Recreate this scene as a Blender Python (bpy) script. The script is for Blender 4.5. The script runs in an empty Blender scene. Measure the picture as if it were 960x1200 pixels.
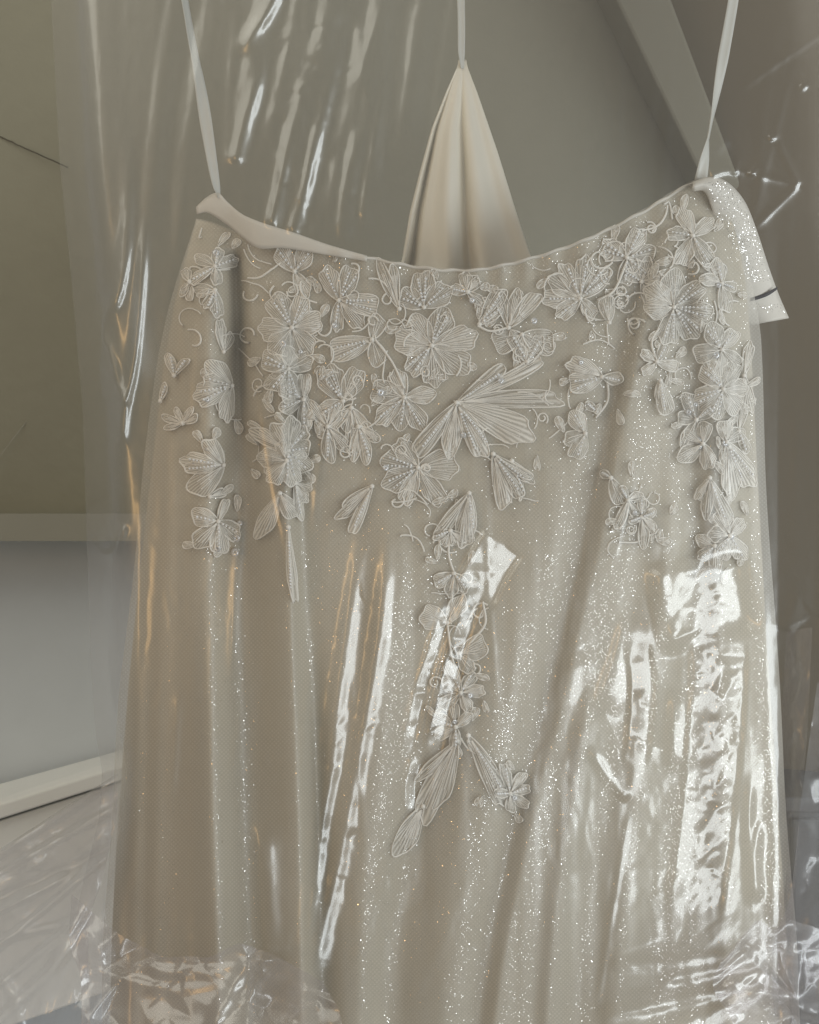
import bpy, math, random
import numpy as np
from mathutils import Vector

random.seed(7)
RNG = np.random.default_rng(11)
SC = bpy.context.scene

# ------------------------------------------------------------------ camera, light, exposure
S = 0.0008            # metres per photograph pixel on the plane y = 0
CAMD = 1.0            # camera distance from that plane
cam_data = bpy.data.cameras.new("camera")
cam = bpy.data.objects.new("camera", cam_data)
SC.collection.objects.link(cam)
SC.camera = cam
cam.location = (0, -CAMD, 0)
cam.rotation_euler = (math.radians(90), 0, 0)
cam_data.sensor_fit = 'VERTICAL'
cam_data.sensor_height = 24.0
cam_data.lens = 24.0 * CAMD / (1200 * S)
cam_data.clip_start = 0.02
cam_data.clip_end = 50
cam_data.dof.use_dof = True
cam_data.dof.focus_distance = 0.92
cam_data.dof.aperture_fstop = 9.0

world = bpy.data.worlds.new("World")
SC.world = world
world.use_nodes = True
wb = world.node_tree.nodes["Background"]
wb.inputs[0].default_value = (1.0, 0.975, 0.89, 1)
wb.inputs[1].default_value = 0.20

def area_light(name, loc, target, sx, sy, power, col):
    d = bpy.data.lights.new(name, 'AREA')
    d.shape = 'RECTANGLE'; d.size = sx; d.size_y = sy
    d.energy = power; d.color = col
    o = bpy.data.objects.new(name, d)
    SC.collection.objects.link(o)
    o.location = loc
    o.rotation_euler = (Vector(target) - Vector(loc)).to_track_quat('-Z', 'Z').to_euler()
    return o

WIN = Vector((1.28, -1.12, -0.12))
area_light("window_light", WIN, (0, 0, -0.1), 0.50, 2.4, 26.0, (0.91, 0.98, 1.0))
area_light("fill_light", (-1.15, -0.75, 1.6), (0, 0.1, -0.1), 1.8, 1.8, 17.5, (1.0, 0.97, 0.85))
LAMP = Vector((-0.85, -1.25, 0.10))
area_light("lamp_light", LAMP, (0, 0, 0), 0.07, 0.90, 2.2, (1.0, 0.60, 0.24))

vs = SC.view_settings
vs.view_transform = 'Standard'; vs.look = 'None'; vs.exposure = 0.0; vs.gamma = 1
SC.render.engine = 'CYCLES'
cy = SC.cycles
cy.use_denoising = True
cy.use_adaptive_sampling = True; cy.adaptive_threshold = 0.02
cy.max_bounces = 5; cy.diffuse_bounces = 2; cy.glossy_bounces = 2
cy.transmission_bounces = 4; cy.transparent_max_bounces = 18
cy.caustics_reflective = False; cy.caustics_refractive = False
cy.sample_clamp_indirect = 3.0

# ------------------------------------------------------------------ helpers
def W(px, py, y):
    """photograph pixel at depth y -> world point(s)"""
    k = (CAMD + y) / CAMD
    return (px - 480) * S * k, y, (600 - py) * S * k

def WV(px, py, y):
    px = np.asarray(px, float); py = np.asarray(py, float); y = np.asarray(y, float) + 0 * px
    k = (CAMD + y) / CAMD
    return np.stack([(px - 480) * S * k, y, (600 - py) * S * k], -1)

def mesh_obj(name, verts, faces, mats, parent=None, smooth=True, fmat=None, uv=None):
    me = bpy.data.meshes.new(name)
    verts = np.asarray(verts, np.float32).reshape(-1, 3)
    if isinstance(faces, np.ndarray):
        n = faces.shape[1]
        me.vertices.add(len(verts)); me.vertices.foreach_set("co", verts.ravel())
        me.loops.add(faces.size); me.loops.foreach_set("vertex_index", faces.ravel().astype(np.int32))
        me.polygons.add(len(faces))
        me.polygons.foreach_set("loop_start", np.arange(0, faces.size, n, dtype=np.int32))
        me.update(calc_edges=True)
    else:
        me.from_pydata(verts.tolist(), [], faces)
    me.polygons.foreach_set("use_smooth", [smooth] * len(me.polygons))
    if not isinstance(mats, (list, tuple)): mats = [mats]
    for m in mats: me.materials.append(m)
    if fmat is not None: me.polygons.foreach_set("material_index", np.asarray(fmat, np.int32))
    if uv is not None:
        l = me.uv_layers.new(name="UVMap")
        idx = np.zeros(len(me.loops), np.int32); me.loops.foreach_get("vertex_index", idx)
        l.data.foreach_set("uv", np.asarray(uv, np.float32)[idx].ravel())
    me.update()
    o = bpy.data.objects.new(name, me)
    SC.collection.objects.link(o)
    if parent is not None: o.parent = parent
    return o

def empty(name, loc=(0, 0, 0)):
    o = bpy.data.objects.new(name, None)
    SC.collection.objects.link(o); o.location = loc
    o.empty_display_size = 0.05
    return o

def tag(o, label=None, cat=None, kind=None, group=None):
    if label: o["label"] = label
    if cat: o["category"] = cat
    if kind: o["kind"] = kind
    if group: o["group"] = group
    return o

def grid_faces(nr, nc):
    i = np.arange(nr * nc).reshape(nr, nc)
    return np.stack([i[:-1, :-1].ravel(), i[1:, :-1].ravel(), i[1:, 1:].ravel(), i[:-1, 1:].ravel()], 1)

def smooth1(a, n):
    if n < 1: return a
    k = np.hanning(2 * n + 3)[1:-1]; k /= k.sum()
    return np.convolve(np.pad(a, n, mode='edge'), k, 'valid')

def curve(pts, axis=1, n=18):
    """smooth x(py) (axis=1) through points; returns callable"""
    p = np.array(pts, float)
    a, b = (p[:, 1], p[:, 0]) if axis == 1 else (p[:, 0], p[:, 1])
    t = np.arange(-300, 1500, 1.0)
    v = smooth1(np.interp(t, a, b), n)
    return lambda q: np.interp(q, t, v)

# regular pixel grid that carries the height fields
G0X, G1X, G0Y, G1Y, GS = -200, 1160, -240, 1320, 2
GX, GY = np.meshgrid(np.arange(G0X, G1X + 1, GS, dtype=float), np.arange(G0Y, G1Y + 1, GS, dtype=float))

def sample(H, px, py):
    fx = np.clip((np.asarray(px, float) - G0X) / GS, 0, H.shape[1] - 1.001)
    fy = np.clip((np.asarray(py, float) - G0Y) / GS, 0, H.shape[0] - 1.001)
    ix = fx.astype(int); iy = fy.astype(int); ax = fx - ix; ay = fy - iy
    return ((H[iy, ix] * (1 - ax) + H[iy, ix + 1] * ax) * (1 - ay)
            + (H[iy + 1, ix] * (1 - ax) + H[iy + 1, ix + 1] * ax) * ay)

def stroke(pts, reach):
    """signed distance (positive to the right of a downward stroke) and 0..1 parameter in the box round a polyline"""
    p = np.array(pts, float)
    x0, x1 = p[:, 0].min() - reach, p[:, 0].max() + reach
    y0, y1 = p[:, 1].min() - reach, p[:, 1].max() + reach
    c0 = max(int((x0 - G0X) / GS), 0); c1 = min(int((x1 - G0X) / GS) + 2, GX.shape[1])
    r0 = max(int((y0 - G0Y) / GS), 0); r1 = min(int((y1 - G0Y) / GS) + 2, GX.shape[0])
    X = GX[r0:r1, c0:c1]; Y = GY[r0:r1, c0:c1]
    best = np.full(X.shape, 1e9); sd = np.zeros(X.shape); tt = np.zeros(X.shape)
    seg = np.hypot(*(p[1:] - p[:-1]).T); acc = np.concatenate([[0], np.cumsum(seg)])
    for i in range(len(p) - 1):
        a, b = p[i], p[i + 1]; d = b - a; L2 = d @ d + 1e-9
        t = np.clip(((X - a[0]) * d[0] + (Y - a[1]) * d[1]) / L2, 0, 1)
        dx = X - a[0] - t * d[0]; dy = Y - a[1] - t * d[1]
        dist = np.hypot(dx, dy)
        sg = np.sign(d[1] * (X - a[0]) - d[0] * (Y - a[1]))
        m = dist < best
        best = np.where(m, dist, best); sd = np.where(m, sg * dist, sd)
        tt = np.where(m, (acc[i] + t * seg[i]) / acc[-1], tt)
    return (slice(r0, r1), slice(c0, c1)), sd, tt

def densify(pts, n=40):
    p = np.array(pts, float)
    if len(p) < 3:
        t = np.linspace(0, 1, n)[:, None]
        return p[0] * (1 - t) + p[-1] * t
    q = np.vstack([2 * p[0] - p[1], p, 2 * p[-1] - p[-2]])
    out = []
    m = max(3, n // (len(p) - 1))
    for i in range(len(p) - 1):
        a, b, c, d = q[i:i + 4]
        for t in np.linspace(0, 1, m, endpoint=False):
            out.append(0.5 * ((2 * b) + (c - a) * t + (2 * a - 5 * b + 4 * c - d) * t * t + (3 * b - a - 3 * c + d) * t ** 3))
    out.append(p[-1])
    return np.array(out)

def smoothstep(x):
    x = np.clip(x, 0, 1); return x * x * (3 - 2 * x)

def ridge(H, pts, amp, wl, wr=None, t0=0.12, t1=0.12, power=2.0, tail=1.0):
    """raise a fold crest towards the camera along a stroke; amp in metres, widths in pixels"""
    wr = wl if wr is None else wr
    pts = densify(pts, 24)
    sl, d, t = stroke(pts, 3.2 * max(wl, wr))
    w = np.where(d < 0, wl, wr)
    e = smoothstep(t / max(t0, 1e-3)) * smoothstep((1 - t) / max(t1, 1e-3))
    H[sl] -= amp * (1 + (tail - 1) * t) * e * np.exp(-np.abs(d / w) ** power)

def facet(H, pts, half, slope, edge=0.25, t0=0.08, t1=0.08, M=None, tail=1.0):
    """tilt a band of the sheet by a constant slope across the stroke"""
    pts = densify(pts, 24)
    sl, d, t = stroke(pts, half * 1.6)
    win = smoothstep((1 + edge - np.abs(d) / half) / (2 * edge))
    e = smoothstep(t / max(t0, 1e-3)) * smoothstep((1 - t) / max(t1, 1e-3))
    H[sl] += slope * (1 + (tail - 1) * t) * S * .87 * d * win * e
    if M is not None: M[sl] = np.maximum(M[sl], win * e)

def vnoise(fx, fy, seed):
    """smooth value noise on the pixel grid; fx, fy = cell sizes in pixels"""
    r = np.random.default_rng(seed)
    x = (GX - G0X) / fx; y = (GY - G0Y) / fy
    T = r.uniform(-1, 1, (int(y.max()) + 3, int(x.max()) + 3))
    ix = x.astype(int); iy = y.astype(int); ax = x - ix; ay = y - iy
    ax = ax * ax * (3 - 2 * ax); ay = ay * ay * (3 - 2 * ay)
    return (T[iy, ix] * (1 - ax) + T[iy, ix + 1] * ax) * (1 - ay) + (T[iy + 1, ix] * (1 - ax) + T[iy + 1, ix + 1] * ax) * ay

def crinkle(scale, seed, stretch=1.0):
    a = np.abs(vnoise(scale, scale * stretch, seed)); b = np.abs(vnoise(scale * .5, scale * .5 * stretch, seed + 1))
    c = np.abs(vnoise(scale * .23, scale * .23 * stretch, seed + 2))
    return a + .5 * b + .25 * c

from mathutils.geometry import delaunay_2d_cdt
def shards(box, spacing, slope, seed, stretch=1.0):
    """crumpled sheet as flat shards meeting in sharp creases: (slices, heights in metres) over a pixel box"""
    x0, y0, x1, y1 = box; r = np.random.default_rng(seed)
    n = max(6, int((x1 - x0) * (y1 - y0) / (spacing * spacing * stretch)))
    pts = np.stack([r.uniform(x0, x1, n), r.uniform(y0, y1, n)], -1)
    pts = np.vstack([pts, [[x0 - 30, y0 - 30], [x1 + 30, y0 - 30], [x1 + 30, y1 + 30], [x0 - 30, y1 + 30]]])
    hh = r.normal(0, slope * spacing * S * .6, len(pts)); hh[-4:] = 0
    tri = delaunay_2d_cdt([Vector(p) for p in pts], [], [], 0, 1e-4)
    vv = np.array([p[:] for p in tri[0]]); org = [o[0] if o else 0 for o in tri[3]]
    c0 = max(int((x0 - G0X) / GS), 0); c1 = min(int((x1 - G0X) / GS) + 1, GX.shape[1]); r0 = max(int((y0 - G0Y) / GS), 0); r1 = min(int((y1 - G0Y) / GS) + 1, GX.shape[0])
    X = GX[r0:r1, c0:c1]; Y = GY[r0:r1, c0:c1]; H = np.zeros(X.shape)
    for f in tri[2]:
        a, b, c = vv[f[0]], vv[f[1]], vv[f[2]]; ha, hb, hc = hh[org[f[0]]], hh[org[f[1]]], hh[org[f[2]]]
        q0 = max(int((min(a[0], b[0], c[0]) - G0X) / GS) - c0, 0); q1 = min(int((max(a[0], b[0], c[0]) - G0X) / GS) + 2 - c0, X.shape[1])
        p0 = max(int((min(a[1], b[1], c[1]) - G0Y) / GS) - r0, 0); p1 = min(int((max(a[1], b[1], c[1]) - G0Y) / GS) + 2 - r0, X.shape[0])
        if q1 <= q0 or p1 <= p0: continue
        xx = X[p0:p1, q0:q1]; yy = Y[p0:p1, q0:q1]
        D = (b[1] - c[1]) * (a[0] - c[0]) + (c[0] - b[0]) * (a[1] - c[1])
        if abs(D) < 1e-9: continue
        l1 = ((b[1] - c[1]) * (xx - c[0]) + (c[0] - b[0]) * (yy - c[1])) / D
        l2 = ((c[1] - a[1]) * (xx - c[0]) + (a[0] - c[0]) * (yy - c[1])) / D
        l3 = 1 - l1 - l2; m = (l1 > -1e-6) & (l2 > -1e-6) & (l3 > -1e-6)
        H[p0:p1, q0:q1] = np.where(m, l1 * ha + l2 * hb + l3 * hc, H[p0:p1, q0:q1])
    m = max(14.0, 2.4 * spacing)
    fade = smoothstep((X - x0) / m) * smoothstep((x1 - X) / m) * smoothstep((Y - y0) / m) * smoothstep((y1 - Y) / m)
    return (slice(r0, r1), slice(c0, c1)), H * fade

# ------------------------------------------------------------------ materials
class NT:
    def __init__(s, name):
        s.m = bpy.data.materials.new(name); s.m.use_nodes = True
        s.t = s.m.node_tree; s.t.nodes.clear()
        s.out = s.n('ShaderNodeOutputMaterial')
    def n(s, typ, **kw):
        o = s.t.nodes.new(typ)
        for k, v in kw.items():
            if k.startswith('i_'):
                k = k[2:].replace('_', ' '); o.inputs[k].default_value = v
            else: setattr(o, k, v)
        return o
    def l(s, a, b): s.t.links.new(a, b)

def principled(name, col, rough=0.6, noise=0.0, nscale=20, bump=0.0, bscale=200, stretch=None, sheen=0.0, metallic=0.0, sss=0.0, spec=0.4):
    q = NT(name); b = q.n('ShaderNodeBsdfPrincipled')
    b.inputs['Base Color'].default_value = (*col, 1); b.inputs['Roughness'].default_value = rough
    b.inputs['Metallic'].default_value = metallic
    b.inputs['Specular IOR Level'].default_value = spec
    if sheen: b.inputs['Sheen Weight'].default_value = sheen; b.inputs['Sheen Roughness'].default_value = .4
    tc = q.n('ShaderNodeTexCoord'); mp = q.n('ShaderNodeMapping')
    if stretch: mp.inputs['Scale'].default_value = stretch
    q.l(tc.outputs['Object'], mp.inputs[0])
    if noise:
        nz = q.n('ShaderNodeTexNoise', i_Scale=nscale, i_Detail=6.0, i_Roughness=.6)
        q.l(mp.outputs[0], nz.inputs['Vector'])
        mr = q.n('ShaderNodeMapRange'); mr.inputs[3].default_value = 1 - noise; mr.inputs[4].default_value = 1 + noise
        q.l(nz.outputs[0], mr.inputs[0])
        mx = q.n('ShaderNodeMix', data_type='RGBA', blend_type='MULTIPLY'); mx.inputs[0].default_value = 1
        mx.inputs[6].default_value = (*col, 1); q.l(mr.outputs[0], mx.inputs[7]); q.l(mx.outputs[2], b.inputs['Base Color'])
    if bump:
        n2 = q.n('ShaderNodeTexNoise', i_Scale=bscale, i_Detail=4.0)
        q.l(mp.outputs[0], n2.inputs['Vector'])
        bp = q.n('ShaderNodeBump', i_Strength=bump, i_Distance=0.002)
        q.l(n2.outputs[0], bp.inputs['Height']); q.l(bp.outputs[0], b.inputs['Normal'])
    q.l(b.outputs[0], q.out.inputs[0])
    return q.m

def sheer(name, col, opacity, rough=0.6, gloss=0.15, threads=0.0, net=0.0, opvar=0.0, trans=.3):
    """cloth thin enough to see through: part diffuse and translucent, part clear"""
    q = NT(name)
    d = q.n('ShaderNodeBsdfDiffuse'); d.inputs[0].default_value = (*col, 1)
    t = q.n('ShaderNodeBsdfTranslucent'); t.inputs[0].default_value = (*col, 1)
    g = q.n('ShaderNodeBsdfGlossy'); g.inputs[0].default_value = (.9, .9, .9, 1); g.inputs['Roughness'].default_value = rough
    m1 = q.n('ShaderNodeMixShader'); m1.inputs[0].default_value = trans
    q.l(d.outputs[0], m1.inputs[1]); q.l(t.outputs[0], m1.inputs[2])
    m2 = q.n('ShaderNodeMixShader'); m2.inputs[0].default_value = gloss
    q.l(m1.outputs[0], m2.inputs[1]); q.l(g.outputs[0], m2.inputs[2])
    tr = q.n('ShaderNodeBsdfTransparent')
    m3 = q.n('ShaderNodeMixShader'); m3.inputs[0].default_value = opacity
    q.l(tr.outputs[0], m3.inputs[1]); q.l(m2.outputs[0], m3.inputs[2])
    q.l(m3.outputs[0], q.out.inputs[0])
    tc = q.n('ShaderNodeTexCoord')
    if threads:
        uv = tc.outputs['UV']
        wv = q.n('ShaderNodeTexWave', i_Scale=2.2, i_Distortion=1.0, i_Detail=2.0); wv.bands_direction = 'Y'
        q.l(uv, wv.inputs['Vector'])
        bp = q.n('ShaderNodeBump', i_Strength=threads, i_Distance=0.00018)
        q.l(wv.outputs['Fac'], bp.inputs['Height'])
        for x in (d, t, g): q.l(bp.outputs[0], x.inputs['Normal'])
        mr = q.n('ShaderNodeMapRange'); mr.inputs[3].default_value = opacity - opvar; mr.inputs[4].default_value = opacity + opvar
        q.l(wv.outputs['Fac'], mr.inputs[0]); q.l(mr.outputs[0], m3.inputs[0])
    if net:
        # woven net: two crossing sets of fine threads on the unrolled cloth
        w1 = q.n('ShaderNodeTexWave', i_Scale=.10, i_Distortion=.3); w1.bands_direction = 'X'
        w2 = q.n('ShaderNodeTexWave', i_Scale=.10, i_Distortion=.3); w2.bands_direction = 'Y'
        for w in (w1, w2): q.l(tc.outputs['UV'], w.inputs['Vector'])
        mxx = q.n('ShaderNodeMath', operation='MULTIPLY'); q.l(w1.outputs['Fac'], mxx.inputs[0]); q.l(w2.outputs['Fac'], mxx.inputs[1])
        nz = q.n('ShaderNodeTexNoise', i_Scale=.03, i_Detail=3.0); q.l(tc.outputs['UV'], nz.inputs['Vector'])
        ad = q.n('ShaderNodeMath', operation='MULTIPLY_ADD'); ad.inputs[1].default_value = .7
        q.l(nz.outputs[0], ad.inputs[0]); q.l(mxx.outputs[0], ad.inputs[2])
        mr = q.n('ShaderNodeMapRange'); mr.inputs[1].default_value = 0; mr.inputs[2].default_value = 1.3
        mr.inputs[3].default_value = opacity - net; mr.inputs[4].default_value = opacity + net
        q.l(ad.outputs[0], mr.inputs[0]); q.l(mr.outputs[0], m3.inputs[0])
    return q.m

def film_mat(name, haze=0.05, rough=0.185, bump=0.25, bscale=120.0, tint=(0.985, 0.98, 0.985), refl=2.5):
    q = NT(name)
    tr = q.n('ShaderNodeBsdfTransparent'); tr.inputs[0].default_value = (*tint, 1)
    gl = q.n('ShaderNodeBsdfGlossy'); gl.inputs['Roughness'].default_value = rough; gl.inputs[0].default_value = (1, 1, 1, 1)
    df = q.n('ShaderNodeBsdfDiffuse'); df.inputs[0].default_value = (.9, .88, .9, 1)
    tl = q.n('ShaderNodeBsdfTranslucent'); tl.inputs[0].default_value = (.9, .88, .9, 1)
    dm = q.n('ShaderNodeMixShader'); dm.inputs[0].default_value = .4
    q.l(df.outputs[0], dm.inputs[1]); q.l(tl.outputs[0], dm.inputs[2])
    mh = q.n('ShaderNodeMixShader'); mh.inputs[0].default_value = haze
    q.l(tr.outputs[0], mh.inputs[1]); q.l(dm.outputs[0], mh.inputs[2])
    fr = q.n('ShaderNodeFresnel'); fr.inputs[0].default_value = 1.5
    mm = q.n('ShaderNodeMath', operation='MULTIPLY'); mm.inputs[1].default_value = refl; mm.use_clamp = True
    q.l(fr.outputs[0], mm.inputs[0])
    g2 = q.n('ShaderNodeBsdfGlossy'); g2.inputs['Roughness'].default_value = .42; g2.inputs[0].default_value = (1, 1, 1, 1)
    gm = q.n('ShaderNodeMixShader'); gm.inputs[0].default_value = .45
    q.l(gl.outputs[0], gm.inputs[1]); q.l(g2.outputs[0], gm.inputs[2])
    mn = q.n('ShaderNodeMath', operation='MINIMUM'); mn.inputs[1].default_value = .30; q.l(mm.outputs[0], mn.inputs[0])
    mf = q.n('ShaderNodeMixShader'); q.l(mn.outputs[0], mf.inputs[0])
    q.l(mh.outputs[0], mf.inputs[1]); q.l(gm.outputs[0], mf.inputs[2])
    tc = q.n('ShaderNodeTexCoord')
    mp = q.n('ShaderNodeMapping'); mp.inputs['Scale'].default_value = (1, 1, .45); q.l(tc.outputs['Object'], mp.inputs[0])
    n1 = q.n('ShaderNodeTexNoise', i_Scale=bscale, i_Detail=3.0, i_Roughness=.55); n1.noise_type = 'RIDGED_MULTIFRACTAL'
    q.l(mp.outputs[0], n1.inputs['Vector'])
    b1 = q.n('ShaderNodeBump', i_Strength=bump, i_Distance=0.0012)
    q.l(n1.outputs[0], b1.inputs['Height'])
    for x in (gl, g2, fr): q.l(b1.outputs[0], x.inputs['Normal'])
    q.l(mf.outputs[0], q.out.inputs[0])
    return q.m

M_CEIL = principled("ceiling_plaster_shaded", (.35, .335, .26), .9, noise=.09, nscale=6, bump=.45, bscale=45)  # weaker light on the slope is put into this darker, warmer colour
M_BEAM = principled("beam_paint", (.225, .205, .15), .8, noise=.05, nscale=8, bump=.1, bscale=80)
M_KNEE = principled("wall_paint_daylit", (.68, .72, .745), .85, noise=.08, nscale=7, bump=.5, bscale=16)  # cool daylight on the lower wall is put into this paler, bluish colour
M_LEDGE = principled("ledge_paint", (.32, .31, .26), .8, noise=.04, nscale=10, bump=.1)
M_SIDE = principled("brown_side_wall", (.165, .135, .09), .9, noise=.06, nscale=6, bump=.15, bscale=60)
M_BENCH = principled("white_board_paint", (.88, .88, .85), .6, noise=.03, nscale=9)
M_CRACK = principled("crack_dirt", (.10, .09, .07), .95)
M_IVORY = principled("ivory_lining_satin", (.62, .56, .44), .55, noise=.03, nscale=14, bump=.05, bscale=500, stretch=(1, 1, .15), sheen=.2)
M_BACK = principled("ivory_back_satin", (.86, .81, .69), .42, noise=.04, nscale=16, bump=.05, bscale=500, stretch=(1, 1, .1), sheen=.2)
M_BAND = principled("band_satin", (.74, .70, .62), .4, noise=.03, nscale=30, bump=.05, bscale=900)
M_STRAP = principled("strap_satin", (.66, .65, .59), .4, noise=.03, nscale=60)
M_TULLE = sheer("glitter_tulle", (.82, .775, .67), .42, rough=.45, gloss=.08, net=.06)
M_PETAL = sheer("organza_petal", (.97, .925, .83), .63, rough=.4, gloss=.08, threads=.4, opvar=.28, trans=.05)
M_PETAL_SHEER = sheer("sheer_organza_petal", (.97, .93, .84), .40, rough=.4, gloss=.09, threads=.4, opvar=.26, trans=.08)
M_CORD = principled("embroidery_thread", (.95, .91, .83), .45, sheen=.2)
M_BEAD = principled("clear_bead", (.97, .97, .96), .12, spec=1.0)
M_SEQ = principled("pearl_sequin", (.8, .8, .8), .15, metallic=.35, spec=.8)
M_GLIT = principled("glitter_fleck", (.95, .94, .92), .12, metallic=1.0)
M_MARK = principled("dark_ink", (.05, .045, .05), .8)
M_FILM = film_mat("clear_film", haze=.028, bump=.24)
M_FILM_BACK = film_mat("clear_film_rear", haze=.012, bump=.10, refl=1.2)
M_FILM_HEM = film_mat("clear_film_gathered", haze=.07, bump=.12, tint=(.94, .925, .94))

# ------------------------------------------------------------------ the setting
def quad_box(name, a, b, c, d, thick, mat, parent=None, kind="structure"):
    """slab whose front face is a,b,c,d (world points, counter-clockwise seen from the camera), pushed back by thick"""
    a, b, c, d = [np.array(v, float) for v in (a, b, c, d)]
    n = np.cross(b - a, d - a); n /= np.linalg.norm(n)
    if n[1] > 0: n = -n
    back = [v - n * thick for v in (a, b, c, d)]
    o = mesh_obj(name, [a, b, c, d] + back, [(0, 1, 2, 3), (7, 6, 5, 4), (0, 4, 5, 1), (1, 5, 6, 2), (2, 6, 7, 3), (3, 7, 4, 0)], mat, parent, smooth=False)
    if kind and parent is None: o["kind"] = kind
    return o

def V3(px, py, y): return np.array(W(px, py, y))

# sloping plaster ceiling, knee wall below it, ledge between, darker wall to the right
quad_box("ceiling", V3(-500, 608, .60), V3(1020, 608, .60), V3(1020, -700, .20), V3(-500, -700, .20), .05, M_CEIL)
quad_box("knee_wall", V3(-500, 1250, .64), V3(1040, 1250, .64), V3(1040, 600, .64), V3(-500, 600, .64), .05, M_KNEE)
def box_px(name, x0, y0, x1, y1, yf, yb, mat):
    # a box with its front face at depth yf spanning the given pixels and its back at depth yb
    p = [V3(x0, y1, yf), V3(x1, y1, yf), V3(x1, y0, yf), V3(x0, y0, yf)]
    vs_ = p + [v + np.array([0, yb - yf, 0]) for v in p]
    return mesh_obj(name, vs_, [(0, 1, 2, 3), (7, 6, 5, 4), (0, 4, 5, 1), (1, 5, 6, 2), (2, 6, 7, 3), (3, 7, 4, 0)], mat, None, smooth=False)
led = box_px("ledge_beam", -500, 602, 1000, 634, .52, .70, M_LEDGE); led["kind"] = "structure"
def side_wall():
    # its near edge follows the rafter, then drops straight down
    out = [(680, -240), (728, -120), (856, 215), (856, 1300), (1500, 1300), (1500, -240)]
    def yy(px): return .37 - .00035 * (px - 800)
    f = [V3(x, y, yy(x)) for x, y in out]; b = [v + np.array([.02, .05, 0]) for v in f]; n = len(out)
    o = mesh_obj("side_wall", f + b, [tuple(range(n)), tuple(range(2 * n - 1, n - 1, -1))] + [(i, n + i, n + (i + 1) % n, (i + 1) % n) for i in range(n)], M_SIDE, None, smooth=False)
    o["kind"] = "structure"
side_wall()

# slanting rafter
def rafter():
    L0, L1 = V3(664, -120, .25), V3(848, 262, .36)
    R0, R1 = V3(742, -120, .25), V3(886, 262, .36)
    n = np.cross(L1 - L0, R0 - L0); n /= np.linalg.norm(n)
    if n[1] < 0: n = -n
    vs_ = [L0, L1, R1, R0] + [v + n * .10 for v in (L0, L1, R1, R0)]
    o = mesh_obj("rafter_beam", vs_, [(0, 1, 2, 3), (7, 6, 5, 4), (0, 4, 5, 1), (1, 5, 6, 2), (2, 6, 7, 3), (3, 7, 4, 0)], M_BEAM, None, smooth=False)
    md = o.modifiers.new("edge", 'BEVEL'); md.width = .004; md.segments = 2
    o["kind"] = "structure"
rafter()

def thin_line(name, pts, y, w, mat, parent):
    p = densify(pts, 24); n = len(p)
    jit = RNG.normal(0, .35, n)
    up = WV(p[:, 0], p[:, 1] - w / 2 + jit, y); dn = WV(p[:, 0], p[:, 1] + w / 2 + jit * .6, y)
    return mesh_obj(name, np.vstack([up, dn]), [(i, i + 1, n + i + 1, n + i) for i in range(n - 1)], mat, parent)

def ceil_y(py): # depth of the sloping ceiling at an image row
    t = 0; z0, y0 = V3(0, 608, .60)[2], .60; z1, y1 = V3(0, -700, .20)[2], .20
    m = (y1 - y0) / (z1 - z0); r = (600 - py) * S
    return (y0 + m * (r - z0)) / (1 - m * r)
CE = bpy.data.objects["ceiling"]
thin_line("crack", [(-30, 146), (0, 160), (30, 174), (66, 190), (80, 197)], ceil_y(170) - .004, 1.8, M_CRACK, CE)
thin_line("crack", [(-10, 548), (20, 508), (45, 478), (60, 462)], ceil_y(505) - .004, 1.5, M_LEDGE, CE)

# white boarded bench at the foot of the knee wall, running away to the right
def bench():
    root = empty("low_bench", W(-40, 1100, .40))
    o = np.array(root.location)
    A, B = V3(-420, 1075, .42), V3(330, 838, .60)      # front top edge
    C, D = V3(330, 826, .636), V3(-420, 1035, .60)      # back
    def sl(name, a, b, c, d, th):
        vv = [np.array(v) - o for v in (a, b, c, d)]
        vv += [v - np.array([0, 0, th]) for v in vv]
        m = mesh_obj(name, vv, [(0, 1, 2, 3), (7, 6, 5, 4), (0, 4, 5, 1), (1, 5, 6, 2), (2, 6, 7, 3), (3, 7, 4, 0)], M_BENCH, root, smooth=False)
        bv = m.modifiers.new("edge", 'BEVEL'); bv.width = .003; bv.segments = 2
        return m
    sl("top_board", A, B, C, D, .022)
    dn = np.array([0, 0, -.026]); bk = np.array([0, .012, 0])
    a2, b2 = A + dn + bk, B + dn + bk
    c2, d2 = b2 + np.array([0, .03, 0]), a2 + np.array([0, .03, 0])
    sl("front_board", a2, b2, c2, d2, .30)
    tag(root, "low white painted board bench along the wall below the ledge", "bench")
bench()

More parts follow.
